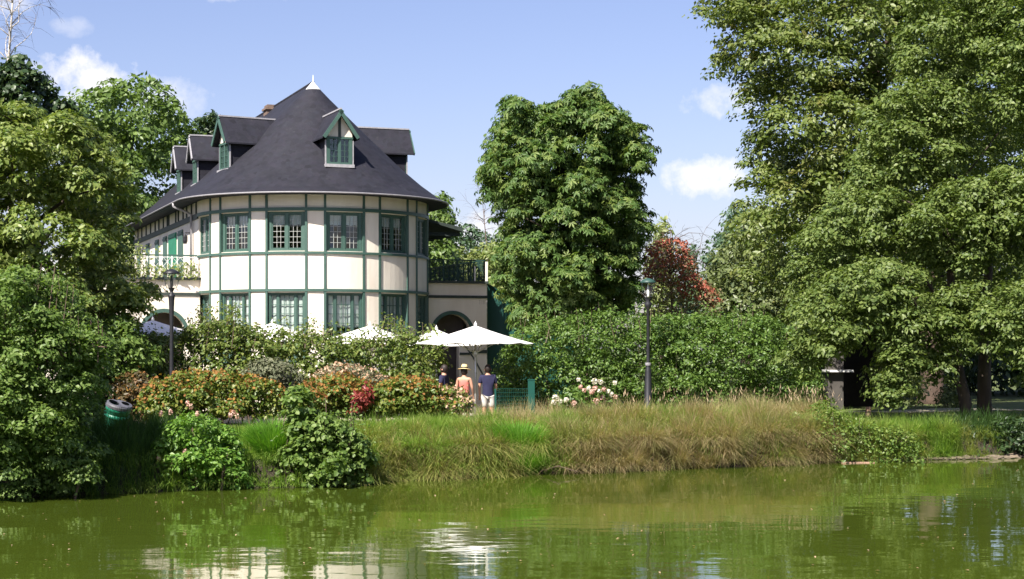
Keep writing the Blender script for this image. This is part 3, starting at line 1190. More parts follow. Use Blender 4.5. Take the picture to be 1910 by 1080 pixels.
def dormer(loc, yaw, face_r, barge="green", white=True, hw=.475, open_=True):
    """local frame: front face at y=0 facing -y; the body runs back into the roof; loc is the axis foot, face_r its distance out"""
    d = bpy.data.objects.new("dormer", None)
    COL.objects.link(d)
    d.parent = house
    d.location, d.rotation_euler = loc, (0, 0, yaw)
    Y = -face_r
    zb, ze, zr = zl(8.86), zl(9.72), zl(10.66)
    ov, ex = .22, .20                                   # front and side overhang
    slope = (zr - ze) / (hw + ex)
    zw = ze + slope * ex                                # wall head where the roof crosses the cheek plane
    back_e = Y + 2.1
    back_r = Y + 2.75
    # cheeks, slate hung
    for s in (-1, 1):
        c_ = MB().box(s * hw - (.04 if s > 0 else 0), s * hw + (.04 if s < 0 else 0), Y, back_e - .5, zb - .12, zw - .06)
        c_.build("cheek", MAT["slate"], d)
    # roof: two thick slopes
    for s in (-1, 1):
        th = .05
        xe = s * (hw + ex)
        v_ = []
        for dz in (0, th):
            v_ += [(0, Y - ov, zr + dz), (xe, Y - ov, ze - .02 + dz), (xe, back_e, ze - .02 + dz), (0, back_r, zr + dz)]
        mb = MB()
        mb.add(v_, [(0, 1, 2, 3), (7, 6, 5, 4), (0, 4, 5, 1), (1, 5, 6, 2), (2, 6, 7, 3)] if s > 0 else [(3, 2, 1, 0), (4, 5, 6, 7), (1, 5, 4, 0), (2, 6, 5, 1), (3, 7, 6, 2)])
        mb.build("dormer_roof", MAT["slate"], d)
    MB().box(-.035, .035, Y - ov - .01, back_r - .05, zr + .045, zr + .095).build("dormer_ridge", MAT["zinc"], d)
    # barge boards
    bm_ = MAT["green"] if barge == "green" else MAT["zinc"]
    for s in (-1, 1):
        ln = math.hypot(hw + ex, zr - ze)
        an = math.atan2(zr - ze, hw + ex)
        mtx = Matrix.Translation((0, Y - ov - .03, zr + .05)) @ Matrix.Rotation(s * an, 4, "Y")
        x0, x1 = (0, ln) if s > 0 else (-ln, 0)
        MB().box(x0, x1, -.02, .02, -.12, 0, mtx).build("barge_board", bm_, d)
    # gable infill with king post
    gb = MB()
    gv = [(-hw, Y - .01, ze + .02), (hw, Y - .01, ze + .02), (hw, Y - .01, zw - .06), (0, Y - .01, zr - .07), (-hw, Y - .01, zw - .06)]
    gv += [(x, y + .05, z) for x, y, z in gv]
    gb.add(gv, [(0, 1, 2, 3, 4), (9, 8, 7, 6, 5), (0, 5, 6, 1), (1, 6, 7, 2), (2, 7, 8, 3), (3, 8, 9, 4), (4, 9, 5, 0)])
    gb.build("gable_panel", MAT["plaster"], d)
    MB().box(-.045, .045, Y - .05, Y - .012, ze + .06, zr - .14).build("king_post", MAT["dark_timber"], d)
    # window
    f = MB()
    f.box(-hw, -hw + .12, Y - .03, Y + .06, zb, ze)
    f.box(hw - .12, hw, Y - .03, Y + .06, zb, ze)
    f.box(-hw - .02, hw + .02, Y - .045, Y + .06, ze, ze + .075)
    f.box(-hw + .12, hw - .12, Y - .03, Y + .06, zb, zb + .07)
    f.box(-.05, .05, Y - .025, Y + .05, zb + .07, ze)
    f.build("window_frame", MAT["green"], d)
    mun, gl = MB(), MB()
    for x0, x1 in ((-hw + .12, -.05), (.05, hw - .12)):
        n_r = 4
        for j in range(1, n_r):
            z = zb + .07 + (ze - zb - .07) * j / n_r
            mun.box(x0, x1, Y - .012, Y + .012, z - .008, z + .008)
        x = (x0 + x1) / 2
        for j in range(n_r):
            za = zb + .07 + (ze - zb - .07) * j / n_r + .009
            zb2 = zb + .07 + (ze - zb - .07) * (j + 1) / n_r - .009
            mun.box(x - .008, x + .008, Y - .012, Y + .012, za, zb2)
        MB().box(x0, x1, Y + .016, Y + .02, zb + .07, ze).build("pane", MAT["glass"], d)
        MB().box(x0 - .02, x1 + .02, Y + .2, Y + .21, zb, ze).build("curtain", MAT["lattice"], d)
    mun.build("muntins", MAT["green"], d)["kind"] = "stuff"
    # lead apron and pale corner strips
    ap = MB()
    ap.box(-hw - .06, hw + .06, Y - .10, Y + .05, zb - .11, zb - .002)
    ap.build("sill", MAT["zinc"], d)
    for s in (-1, 1):
        MB().box(s * (hw + .03) - .022, s * (hw + .03) + .022, Y - .02, Y + .02, zb, ze - .04).build("corner_strip", MAT["zinc"], d)
    return d


dormer((0, 0, 0), R(1.6), 3.42, "green", hw=.45)
dormer((0, .15, 0), R(-80), 3.3, "green")
dormer((0, 5.35, 0), R(-90), 3.3, "zinc")
dormer((0, 9.2, 0), R(-90), 3.3, "zinc")
dormer((0, .9, 0), R(90), 3.62, "green")

# wing, terrace side: shutters, doors, timbers under the eaves
for t_, w_, mt in ((3.77, 1.0, "green"), (5.69, 1.75, "brightgreen"), (7.57, .8, "green"), (9.7, .8, "green"), (12.3, .8, "green"), (15.0, .8, "green")):
    f = MB().box(-RW - .05, -RW - .003, t_ - w_ / 2, t_ + w_ / 2, zl(5.12), zl(6.98))
    sh = f.build("door" if w_ > 1.2 else "shutter", MAT[mt], house)
    rr = MB()
    for z in (5.2, 6.05, 6.86):
        rr.box(-RW - .075, -RW - .052, t_ - w_ / 2 + .02, t_ + w_ / 2 - .02, zl(z) - .04, zl(z) + .04)
    rr.build("ledge", MAT[mt], sh)
for t_ in (.35, 1.35, 2.4, 3.2, 4.3, 4.9, 6.6, 7.0, 8.0, 9.2, 10.2, 11.5, 12.8, 14.1, 15.3):
    MB().box(-RW - .045, -RW - .002, t_ - .055, t_ + .055, ZA + .07, ZT - .01).build("timber_post", MAT["dark_timber"], house)
MB().box(-RW - .05, -RW - .002, .02, WL, ZA - .12, ZA + .07).build("timber_band", MAT["dark_timber"], house)
dp = [(-4.84, .9, zl(7.74)), (-4.84, .9, zl(7.62)), (-4.3, 1.0, zl(7.42)), (-RW - .09, 1.0, zl(7.36)), (-RW - .09, 1.0, zl(5.12))]
MB().tube(dp, .045, 8).build("downpipe", MAT["zinc"], house, True)
wl_ = MB()
wl_.box(-RW - .22, -RW - .003, 1.48, 1.54, zl(6.72), zl(6.76))
wl_.lathe([(.06, 0), (.09, .1), (.09, .26), (.03, .34)], 10, Matrix.Translation((-RW - .22, 1.51, zl(6.35))))
wl_.build("wall_lantern", MAT["iron"], house)
# porch roof over the east door
pr = MB()
v_ = [(RW, 1.5, zl(7.62)), (RW + 2.05, 1.5, zl(7.18)), (RW + 2.05, 6.5, zl(7.18)), (RW, 6.5, zl(7.62))]
v_ += [(x, y, z - (.16 if i in (1, 2) else .05)) for i, (x, y, z) in enumerate(v_)]
pr.add(v_, [(0, 1, 2, 3), (7, 6, 5, 4), (0, 4, 5, 1), (1, 5, 6, 2), (2, 6, 7, 3), (3, 7, 4, 0)])
for k in range(5):
    pr.box(RW + .01, RW + 2.0, 1.7 + k * 1.1, 1.78 + k * 1.1, zl(6.86), zl(7.0))
pr.build("porch_roof", MAT["dark_timber"], house)


def terrace_block(x0, x1, yf, depth, arch_x, sill_z, fill_from=None):
    """single-storey block with an arched opening and a flat terrace on top"""
    sgn = 1 if x1 > x0 else -1
    xa, xb = min(x0, x1), max(x0, x1)
    zt = zl(4.98)
    rad, zs = .72, zl(3.13)
    w = MB()
    n = 22
    w.box(xa, arch_x - rad, yf, yf + .3, 0, zt)
    w.box(arch_x + rad, xb, yf, yf + .3, 0, zt)
    for i in range(n):
        u0 = -rad + 2 * rad * i / n
        u1 = -rad + 2 * rad * (i + 1) / n
        h0 = zs + math.sqrt(max(0, rad * rad - u0 * u0))
        h1 = zs + math.sqrt(max(0, rad * rad - u1 * u1))
        v = [(arch_x + u0, yf, h0), (arch_x + u1, yf, h1), (arch_x + u1, yf, zt), (arch_x + u0, yf, zt)]
        v += [(x, yf + .3, z) for x, y, z in v]
        w.add(v, [(0, 1, 2, 3), (7, 6, 5, 4), (0, 4, 5, 1)])
    if fill_from is not None:
        w.box(arch_x + fill_from, arch_x + rad, yf + .002, yf + .298, 0, zs - .1)
    w.box(xa, xa + .3, yf + .3, yf + depth, 0, zt)
    w.box(xb - .3, xb, yf + .3, yf + depth, 0, zt)
    w.box(xa + .3, xb - .3, yf + 2.4, yf + 2.5, 0, zt - .02)
    w.build("terrace_wall", MAT["plaster"], house)
    s = MB().box(xa - .06, xb + .06, yf - .10, yf + depth, zt + .002, zt + .09)
    s.build("terrace_slab", MAT["dark_timber"], house)
    b_ = MB().box(xa, xb + .01, yf - .04, yf - .002, zl(4.44), zl(4.54))
    b_.build("timber_band", MAT["green"] if sgn < 0 else MAT["dark_timber"], house)
    tr = MB()
    vs, fs = [], []
    for i in range(25):
        an = math.pi * i / 24
        c_, s_ = math.cos(an), math.sin(an)
        for r_, y_ in ((rad + .13, yf - .03), (rad + .13, yf - .002), (rad, yf - .002), (rad, yf - .03)):
            vs.append((arch_x + r_ * c_, y_, zs + r_ * s_))
    for i in range(24):
        q = i * 4
        for k in range(4):
            fs.append((q + k, q + 4 + k, q + 4 + (k + 1) % 4, q + (k + 1) % 4))
    tr.add(vs, fs)
    tr.build("arch_trim", MAT["green"], house)
    dr = MB().box(arch_x - rad, arch_x + rad, yf + .9, yf + .95, 0, zs + rad)
    dr.build("arch_door", MAT["interior"], house)
    return zt + .09


zt = terrace_block(-9.4, -RW - .002, -.3, 15.5, -5.34, 0)
terrace_block(3.94, 6.38, -.6, 9.5, 5.05, 0, .25)


def railing(p0, p1, z0, mat, h=.74, step=.85, diag=4, topmat=None):
    p0, p1 = Vector((*p0, 0)), Vector((*p1, 0))
    ln = (p1 - p0).length
    n = max(1, int(ln / step + .5))
    an = math.atan2(p1.y - p0.y, p1.x - p0.x)
    r_ = bpy.data.objects.new("railing", None)
    COL.objects.link(r_)
    r_.parent = house
    r_.location, r_.rotation_euler = (p0.x, p0.y, z0), (0, 0, an)
    MB().box(-.03, ln + .03, -.03, .03, h, h + .05).build("handrail", topmat or mat, r_)
    pm, lm_ = None, None
    w = ln / n
    for i in range(n + 1):
        if pm is None:
            o = MB().box(-.025, .025, -.025, .025, 0, h - .002).build("railing_post", mat, r_)
            pm = o
        else:
            o = share(pm, "railing_post", r_)
        o.location = (w * i, 0, 0)
    for i in range(n):
        if lm_ is None:
            mb = MB()
            zz0, zz1 = .08, h - .05
            mb.box(.03, w - .03, -.012, .012, zz0 - .02, zz0)
            mb.box(.03, w - .03, -.012, .012, zz1, zz1 + .02)
            for k in range(diag):
                xa, xb = .03 + (w - .06) * k / diag, .03 + (w - .06) * (k + 1) / diag
                for kk, (u, v2) in enumerate(((xa, xb), (xb, xa))):
                    yo = -.008 if kk else .008
                    for q in range(2):
                        za, zb_ = zz0 + (zz1 - zz0) * q / 2, zz0 + (zz1 - zz0) * (q + 1) / 2
                        mb.tube([(u, yo, za), (v2, yo, zb_)], .009, 4)
            o = mb.build("railing_panel", mat, r_)
            lm_ = o
        else:
            o = share(lm_, "railing_panel", r_)
        o.location = (w * i, 0, 0)
    return r_


railing((-9.3, -.25), (-RW - .12, -.25), zt, MAT["white"], topmat=MAT["green"], step=.8, diag=3)
railing((-9.3, -.25), (-9.3, 14.8), zt, MAT["white"], topmat=MAT["green"], step=.9, diag=3)
railing((4.2, -.55), (6.3, -.55), zt, MAT["lattice"], step=.55, diag=4)
railing((6.3, -.55), (6.3, 8.5), zt, MAT["lattice"], step=.6, diag=4)
railing((4.5, 8.5), (6.3, 8.5), zt, MAT["lattice"], step=.6, diag=4)
e_ = MB().box(6.33, 6.40, -.66, -.58, zt - .002, zt + .72)
e_.box(5.9, 5.94, -.62, -.575, zt, zt + .55)
e_.build("corner_post", MAT["white"], house)
# outside steps beside the arch
st_ = MB()
st_.box(5.34, 6.36, -1.02, -.603, 0, .16)
st_.box(5.34, 6.36, -.85, -.604, .16, .32)
st_.build("step", MAT["grey_wall"], house)
MB().tube([(5.42, -.9, 2.35), (5.75, -.9, 1.9), (6.25, -1.0, 1.0)], .03, 6).build("stair_rail", MAT["dark_timber"], house)
MB().box(5.75, 6.378, -.64, -.602, zl(2.42), zl(2.55)).build("timber_band", MAT["dark_timber"], house)
MB().box(5.33, 5.72, -.64, -.602, zl(2.36), zl(2.45)).build("timber_band", MAT["dark_timber"], house)

# small worn letters on the terrace wall
lt = MB()
for x0, z0, x1, z1 in ((6.10, 4.22, 6.115, 4.38), (6.075, 4.37, 6.14, 4.385), (6.185, 4.22, 6.20, 4.38), (6.25, 4.22, 6.265, 4.38)):
    lt.box(x0, x1, -.604, -.6005, zl(z0), zl(z1))
for a_ in (-1, 1):
    lt.box(0, .09, -.0035, 0, -.006, .006, Matrix.Translation((6.266, -.6005, zl(4.30))) @ Matrix.Rotation(a_ * .9, 4, "Y"))
lt.build("lettering", MAT["faint_print"], house)

# ------------------------------------------------------------------ green canvas marquee beside the house
mq_base = Vector((-0.06, 64.4, hz(0.0, 64.4)))
mq = empty("awning", mq_base, "dark green canvas awning sloping down to the right beside the right arch", "awning")
AWT = lambda x: zl(5.0) - .66 * (x + .87)
w = MB()
vs, fs = [], []
nxm = 22
for i in range(nxm + 1):
    x = -.87 + 3.6 * i / nxm
    for j in range(8):
        vs.append((x, .03 * math.sin(i * 1.3) + .02 * math.sin(j * 2 + i), AWT(x) * j / 7))
for i in range(nxm):
    for j in range(7):
        p = i * 8 + j
        fs.append((p, p + 8, p + 9, p + 1))
w.add(vs, fs)
w.build("canvas_wall", MAT["tarp"], mq, True)
rfm = MB()
v_ = [(-.9, -.10, AWT(-.9) + .03), (2.75, -.10, AWT(2.75) + .03), (2.75, 2.3, AWT(2.75) + .03), (-.9, 2.3, AWT(-.9) + .03)]
v_ += [(x, y, z - .05) for x, y, z in v_]
rfm.add(v_, [(0, 1, 2, 3), (7, 6, 5, 4), (0, 4, 5, 1), (1, 5, 6, 2), (2, 6, 7, 3), (3, 7, 4, 0)])
rfm.build("canvas_roof", MAT["tarp"], mq)
for z in (3.05, 2.93, 2.8):
    MB().tube([(.1, -.06, z), (1.2, -.06, z)], .02, 6).build("cross_bar", MAT["tarp"], mq, True)
for x in (-.84, 2.65):
    MB().box(x - .04, x + .04, .07, .15, 0, AWT(x) - .05).build("pole", MAT["alu"], mq)

# ------------------------------------------------------------------ parasols
rngu = np.random.default_rng(5)


def parasol(px, py_top, d, half_w, rot, label, printed=True):
    x = (px - HX) / F * d
    ztop = HC - (py_top - HY) / F * d
    z0 = hz(x, d)
    e = empty("parasol", (x, d, z0), label, "parasol", "white parasols on the restaurant terrace", rot)
    H = ztop - z0
    drop = half_w * .285
    n = 8
    rim = []
    for k in range(n):
        a = 2 * math.pi * k / n
        r = half_w * (1.0 if k % 2 == 0 else .76)        # corners and mid-side ribs of a square canopy
        rim.append((r * math.cos(a), r * math.sin(a), H - drop + (0.0 if k % 2 == 0 else .02)))
    c = MB()
    vs = [(0, 0, H)]
    fs = []
    m_ = 4
    for j in range(1, m_ + 1):
        for k in range(n):
            for h_ in range(2):
                p, q = Vector(rim[k]), Vector(rim[(k + 1) % n])
                b_ = p.lerp(q, h_ / 2)
                sag = .03 * (1 if h_ else 0) * j / m_
                f_ = j / m_
                vs.append((b_.x * f_, b_.y * f_, H - (H - b_.z) * f_ - .025 * math.sin(f_ * math.pi) - sag))
    w_ = n * 2
    for k in range(w_):
        fs.append((0, 1 + k, 1 + (k + 1) % w_))
    for j in range(m_ - 1):
        for k in range(w_):
            a = 1 + j * w_ + k
            b2 = 1 + j * w_ + (k + 1) % w_
            fs.append((a, a + w_, b2 + w_, b2))
    nv = len(vs)
    low = [(v[0], v[1], v[2] - .012) for v in vs]
    vs2 = vs + low
    fs2 = fs + [tuple(i + nv for i in reversed(f)) for f in fs]
    st = 1 + (m_ - 1) * w_
    for k in range(w_):
        a, b2 = st + k, st + (k + 1) % w_
        fs2.append((a, a + nv, b2 + nv, b2))
    c.add(vs2, fs2)
    c.build("canopy", MAT["canvas"], e)
    MB().tube([(0, 0, 0), (0, 0, H + .02)], .033, 10).build("pole", MAT["alu"], e, True)
    MB().lathe([(.035, H - .01), (.05, H + .03), (.02, H + .08), (.001, H + .13)], 10).build("finial", MAT["white"], e, True)
    MB().box(-.35, .35, -.35, .35, 0, .08).build("base", MAT["grey_wall"], e)
    MB().lathe([(.035, H - drop - .30), (.075, H - drop - .30), (.075, H - drop - .2), (.035, H - drop - .2)], 10).build("hub", MAT["alu"], e)
    rb = None
    for k in range(n):
        p = Vector(rim[k])
        o = MB().tube([(0, 0, H - .08), (p.x * .98, p.y * .98, p.z - .035)], .014, 5).build("rib", MAT["alu"], e)
        MB().tube([(0.05 * p.x / half_w, .05 * p.y / half_w, H - drop - .25), (p.x * .5, p.y * .5, H - (H - p.z) * .5 - .11)], .012, 5).build("strut", MAT["alu"], e)
    if printed:
        # a line of small grey printed letters along two edges of the cloth
        for k in (int(rngu.integers(0, 8)) for _ in range(0)):
            pass
        for side in range(8):
            p, q = Vector(rim[side]), Vector(rim[(side + 1) % n])
            pr_ = MB()
            for i in range(7):
                t_ = .22 + i * .085
                f0, f1 = .80, .86
                if i == 4:
                    continue
                for (ta, tb, fa, fb) in ((t_, t_ + .018, f0, f1), (t_ + .026, t_ + .04, f0, (f0 + f1) / 2 if i % 2 else f1)):
                    quad = []
                    for tt, ff in ((ta, fa), (tb, fa), (tb, fb), (ta, fb)):
                        b_ = p.lerp(q, tt)
                        sag = .03 * min(1, 2 * min(tt, 1 - tt)) * ff
                        quad.append((b_.x * ff, b_.y * ff, H - (H - b_.z) * ff - .025 * math.sin(ff * math.pi) - sag + .022))
                    pr_.add(quad, [(0, 1, 2, 3)])
            pr_.build("lettering", MAT["print"], e)
    return e


parasol(887, 607, 47.4, 1.74, R(22), "white square parasol above the man in the navy shirt")
parasol(814, 614, 51.8, 1.7, R(40), "white parasol just left of the parasol over the people")
parasol(690, 607, 53.0, 2.0, R(18), "white parasol behind the hedge below the windows second from the right")
parasol(508, 602, 53.0, 2.0, R(30), "white parasol behind the hedge below the middle windows of the house")
parasol(285, 597, 53.0, 1.7, R(10), "white parasol behind the hedge in front of the left arch")

# ------------------------------------------------------------------ street lamps


def lamp(px, py_top, d, label, tilt_shape):
    x = (px - HX) / F * d
    z0 = hz(x, d)
    H = HC - (py_top - HY) / F * d - z0
    e = empty("street_lamp", (x, d, z0), label, "street lamp", "black lamp posts along the bank")
    if tilt_shape == "tapered":
        prof_ = [(.10, 0), (.10, .25), (.085, .3), (.07, 1.0), (.062, 1.05), (.052, 2.2), (.052, H - 1.35), (.075, H - .75), (.085, H - .66), (.10, H - .60), (.06, H - .59), (.04, H - .52), (.09, H - .42)]
    else:
        prof_ = [(.16, 0), (.16, .2), (.125, .25), (.09, 1.45), (.08, 1.5), (.048, 1.7), (.044, H - .78), (.08, H - .72), (.11, H - .62), (.06, H - .56), (.14, H - .45)]
    MB().lathe(prof_, 16).build("pole", MAT["iron"], e, True)
    gl = MB().lathe([(.11, H - .44), (.15, H - .36), (.185, H - .2), (.195, H - .05)], 16)
    gl.build("lamp_glass", MAT["lamp_glass"], e, True)
    MB().lathe([(.03, H - .43), (.04, H - .3), (.02, H - .1), (.001, H - .08)], 10).build("lamp_core", MAT["lampcore"] if tilt_shape != "tapered" else MAT["iron"], e, True)
    MB().lathe([(.215, H - .05), (.215, H - .02), (.13, H + .04), (.05, H + .07), (.001, H + .08)], 16).build("lamp_cap", MAT["iron"] if tilt_shape == "tapered" else MAT["lattice"], e, True)
    bars = MB()
    for k in range(4):
        a = k * math.pi / 2 + .4
        bars.tube([(math.cos(a) * r, math.sin(a) * r, z) for r, z in ((.115, H - .44), (.155, H - .36), (.19, H - .2), (.20, H - .05))], .008, 4)
    bars.build("glass_bars", MAT["iron"], e)
    if tilt_shape == "tapered":
        MB().box(-.025, .025, -.083, -.073, .85, 1.0).build("sticker", MAT["white"], e)
    else:
        MB().lathe([(.08, 1.62), (.088, 1.66), (.08, 1.70)], 12).build("collar", MAT["gutter"], e, True)
    return e


lamp(320, 507, 45.0, "black tapered lamp post standing before the left arch of the house", "tapered")
lamp(1209, 524, 47.3, "black slim lamp post with clear glass standing before the tall right hedge", "slim")

# ------------------------------------------------------------------ people


def skin_mesh(name, nodes, edges, mat, sub=1):
    me = bpy.data.meshes.new(name)
    me.from_pydata([n_[0] for n_ in nodes], edges, [])
    o = bpy.data.objects.new(name, me)
    COL.objects.link(o)
    md = o.modifiers.new("skin", "SKIN")
    md.use_smooth_shade = True
    for i, n_ in enumerate(nodes):
        sv = me.skin_vertices[0].data[i]
        r_ = n_[1]
        sv.radius = (r_, r_) if isinstance(r_, (int, float)) else r_
        sv.use_root = i == 0
    sd = o.modifiers.new("sub", "SUBSURF")
    sd.levels = sd.render_levels = sub
    dg = bpy.context.evaluated_depsgraph_get()
    new = bpy.data.meshes.new_from_object(o.evaluated_get(dg))
    bpy.data.objects.remove(o)
    new.name = name
    new.materials.clear()
    new.materials.append(mat)
    return new


def person(px, d, hgt, yaw, label, top, bottom, hat=False, arms=((.06, .1), (.06, .1)), sleeve=True, skirt=False):
    x = (px - HX) / F * d
    z0 = hz(x, d) + .02
    e = empty("person", (x, d, z0), label, "person", None, yaw)
    e.scale = (hgt / 1.75,) * 3
    nd, ed = [], []

    def nd_(p, r, par=None):
        nd.append((p, r))
        if par is not None:
            ed.append((par, len(nd) - 1))
        return len(nd) - 1
    pel = nd_((0, 0, .95), (.15, .11))
    sp_ = nd_((0, .01, 1.12), (.13, .10), pel)
    chs = nd_((0, 0, 1.32), (.155, .11), sp_)
    nb = nd_((0, -.01, 1.47), .07, chs)
    nk = nd_((0, 0, 1.53), .054, nb)
    hd = nd_((0, .02, 1.63), (.078, .095), nk)
    ht = nd_((0, .01, 1.71), (.065, .075), hd)
    nd_((0, .115, 1.615), .014, hd)                       # nose
    armj = []
    for s, (fw, bend) in zip((-1, 1), arms):
        sh_ = nd_((s * .185, -.005, 1.43), .058, chs)
        el_ = nd_((s * .235, fw * .3, 1.16), .042, sh_)
        wr = nd_((s * .225, fw + bend, .93), .029, el_)
        pm_ = nd_((s * .22, fw + bend + .03, .86), (.034, .02), wr)
        armj.append((sh_, el_))
        for k in range(4):
            f1 = nd_((s * (.20 + .014 * k), fw + bend + .05, .80 - .004 * abs(k - 1.5)), .0085, pm_)
            nd_((s * (.20 + .014 * k), fw + bend + .075, .76), .0075, f1)
        t1 = nd_((s * .185, fw + bend + .06, .85), .010, pm_)
        nd_((s * .185, fw + bend + .085, .815), .0085, t1)
    for s in (-1, 1):
        hp = nd_((s * .095, 0, .88), .095, pel)
        kn = nd_((s * .105, .02, .50), .06, hp)
        cf = nd_((s * .105, -.01, .34), .055, kn)
        ak = nd_((s * .105, -.03, .09), .038, cf)
        nd_((s * .115, .12, .04), .036, ak)
    mesh_obj("body", skin_mesh("body", nd, ed, MAT["skin"], 2), e)
    # shirt
    tn = [((0, 0, .80), (.182, .145)), ((0, 0, .92), (.178, .14)), ((0, .01, 1.12), (.155, .125)), ((0, 0, 1.33), (.18, .135)), ((0, -.01, 1.45), (.10, .085))]
    te = [(0, 1), (1, 2), (2, 3), (3, 4)]
    if sleeve:
        for s, (fw, bend) in zip((-1, 1), arms):
            tn.append(((s * .185, -.005, 1.425), .073))
            te.append((3, len(tn) - 1))
            tn.append(((s * .225, fw * .2, 1.22), .066))
            te.append((len(tn) - 2, len(tn) - 1))
    mesh_obj("shirt", skin_mesh("shirt", tn, te, MAT[top], 2), e)
    if skirt:
        MB().lathe([(.16, 1.0), (.19, .85), (.25, .55), (.245, .55), (.17, .9)], 20).build("skirt", MAT[bottom], e, True)
    else:
        bn = [((0, 0, .97), (.15, .115))]
        be = []
        for s in (-1, 1):
            bn.append(((s * .10, 0, .86), .118))
            be.append((0, len(bn) - 1))
            bn.append(((s * .11, .01, .55), .085))
            be.append((len(bn) - 2, len(bn) - 1))
        mesh_obj("shorts", skin_mesh("shorts", bn, be, MAT[bottom], 2), e)
    hm = MB().lathe([(.001, .13), (.05, .125), (.085, .08), (.1, .02), (.097, -.05), (.075, -.10), (.06, -.10)], 18,
                    Matrix.Translation((0, -.012, 1.645)) @ Matrix.Rotation(R(14), 4, "X") @ Matrix.Diagonal((.95, 1.1, .95, 1)))
    hm.build("hair", MAT["hair"], e, True)
    for s in (-1, 1):
        MB().lathe([(.001, -.03), (.018, -.015), (.02, .01), (.001, .03)], 8, Matrix.Translation((s * .088, .015, 1.62))).build("ear", MAT["skin"], e, True)
        MB().lathe([(.001, -.03), (.05, -.02), (.055, .02), (.001, .05)], 10, Matrix.Translation((s * .115, .05, .03)) @ Matrix.Diagonal((.8, 2.2, 1, 1))).build("shoe", MAT["iron"], e, True)
    if hat:
        hh = MB().lathe([(.001, .14), (.07, .13), (.095, .06), (.10, .01), (.19, -.01), (.2, -.02), (.10, 0.0)], 24, Matrix.Translation((0, 0, 1.71)) @ Matrix.Rotation(R(-8), 4, "X"))
        hh.build("straw_hat", MAT["straw"], e, True)
        MB().lathe([(.101, .012), (.101, .045), (.098, .05)], 24, Matrix.Translation((0, 0, 1.71)) @ Matrix.Rotation(R(-8), 4, "X")).build("hat_band", MAT["hair"], e, True)
    return e


person(910, 46.6, 1.70, R(6), "person in navy T-shirt and pale shorts seen from behind under the parasol", "navy", "shorts", arms=((.02, .06), (.12, .16)))
person(866, 46.2, 1.64, R(-18), "person in wide straw hat and pink top walking beside the shrub", "pink", "navy", hat=True, sleeve=False, skirt=True)
person(828, 46.6, 1.70, R(70), "dark-haired person in dark shirt half hidden behind the shrub left of the hat", "navy", "navy")

# garden chair and round table among the people
cb = at(930, 0, 49.3)
cb.z = hz(cb.x, cb.y) + .02
chair = empty("garden_chair", cb, "white metal garden chair just right of the man in navy", "chair", rz=R(35))
MB().box(-.21, .21, -.21, .21, .43, .46).build("seat", MAT["white"], chair)
for i in range(5):
    x = -.17 + .085 * i
    MB().tube([(x, .2, .5), (x, .26, .88)], .011, 6).build("slat", MAT["white"], chair)
MB().tube([(-.21, .2, .46), (-.21, .27, .92), (.21, .27, .92), (.21, .2, .46)], .014, 6).build("backrest", MAT["white"], chair)
for sx_ in (-1, 1):
    for sy_ in (-1, 1):
        MB().tube([(sx_ * .19, sy_ * .19, .43), (sx_ * .22, sy_ * .22, 0)], .014, 6).build("leg", MAT["white"], chair)

# stone edging at the terrace gate
for i in range(6):
    x = -1.72 + i * .42
    if x > .35:
        break
    o = MB().box(-.2, .2, -.12, .12, -.05, .34).build("kerb_stone", MAT["pale_stone"])
    o.location = (x, 45.3 + .01 * (i % 2), hz(x, 45.3))
    o.rotation_euler = (0, 0, R((i * 37 % 5) - 2))
    tag(o, "pale kerb stone in the low edging before the people", "kerb stone", "kerb stones before the people")

# green wire fence with broad post
fb = at(991, 0, 45.6)
fb.z = hz(fb.x, fb.y)
fence = empty("wire_fence", fb, "green wire mesh fence with one broad green post before the right hedge", "fence")
MB().box(-.09, .09, -.09, .09, -.1, 1.32).build("post", MAT["fence"], fence)
MB().box(-.1, .1, -.1, .1, 1.322, 1.35).build("post_cap", MAT["fence"], fence)
MB().box(-.98, -.93, -.03, .03, -.1, 1.1).build("post", MAT["fence"], fence)
wm = MB()
for k in range(11):
    wm.tube([(-.95, 0, .1 + k * .1), (-.09, 0, .1 + k * .1)], .005, 4)
for k in range(17):
    wm.tube([(-.93 + k * .05, .006, .08), (-.93 + k * .05, .006, 1.12)], .004, 4)
wm.build("wire_mesh", MAT["fence"], fence)

# litter bin
bb = at(209, 0, 34.2)
bb.z = hz(bb.x, bb.y)
bn_ = empty("litter_bin", bb, "green litter bin with grey two-hole lid standing in the undergrowth", "bin")
bn_.rotation_euler = (R(17), R(7), R(32))
MB().lathe([(.001, .02), (.19, .02), (.2, .06), (.235, .56), (.25, .57), (.25, .63), (.235, .64)], 28).build("bin_body", MAT["bin_green"], bn_, True)
MB().lathe([(.253, .44), (.253, .50), (.24, .50)], 28).build("band", MAT["bin_green"], bn_, True)
lid = MB()
nl = 40
vs, fs = [], []
rings = [(.26, .63), (.265, .68), (.25, .71)]
for r_, z in rings:
    for i in range(nl):
        a = 2 * math.pi * i / nl
        vs.append((r_ * math.cos(a), r_ * math.sin(a), z))
for j in range(2):
    for i in range(nl):
        p, q = j * nl + i, j * nl + (i + 1) % nl
        fs.append((p, q, q + nl, p + nl))
lid.add(vs, fs)
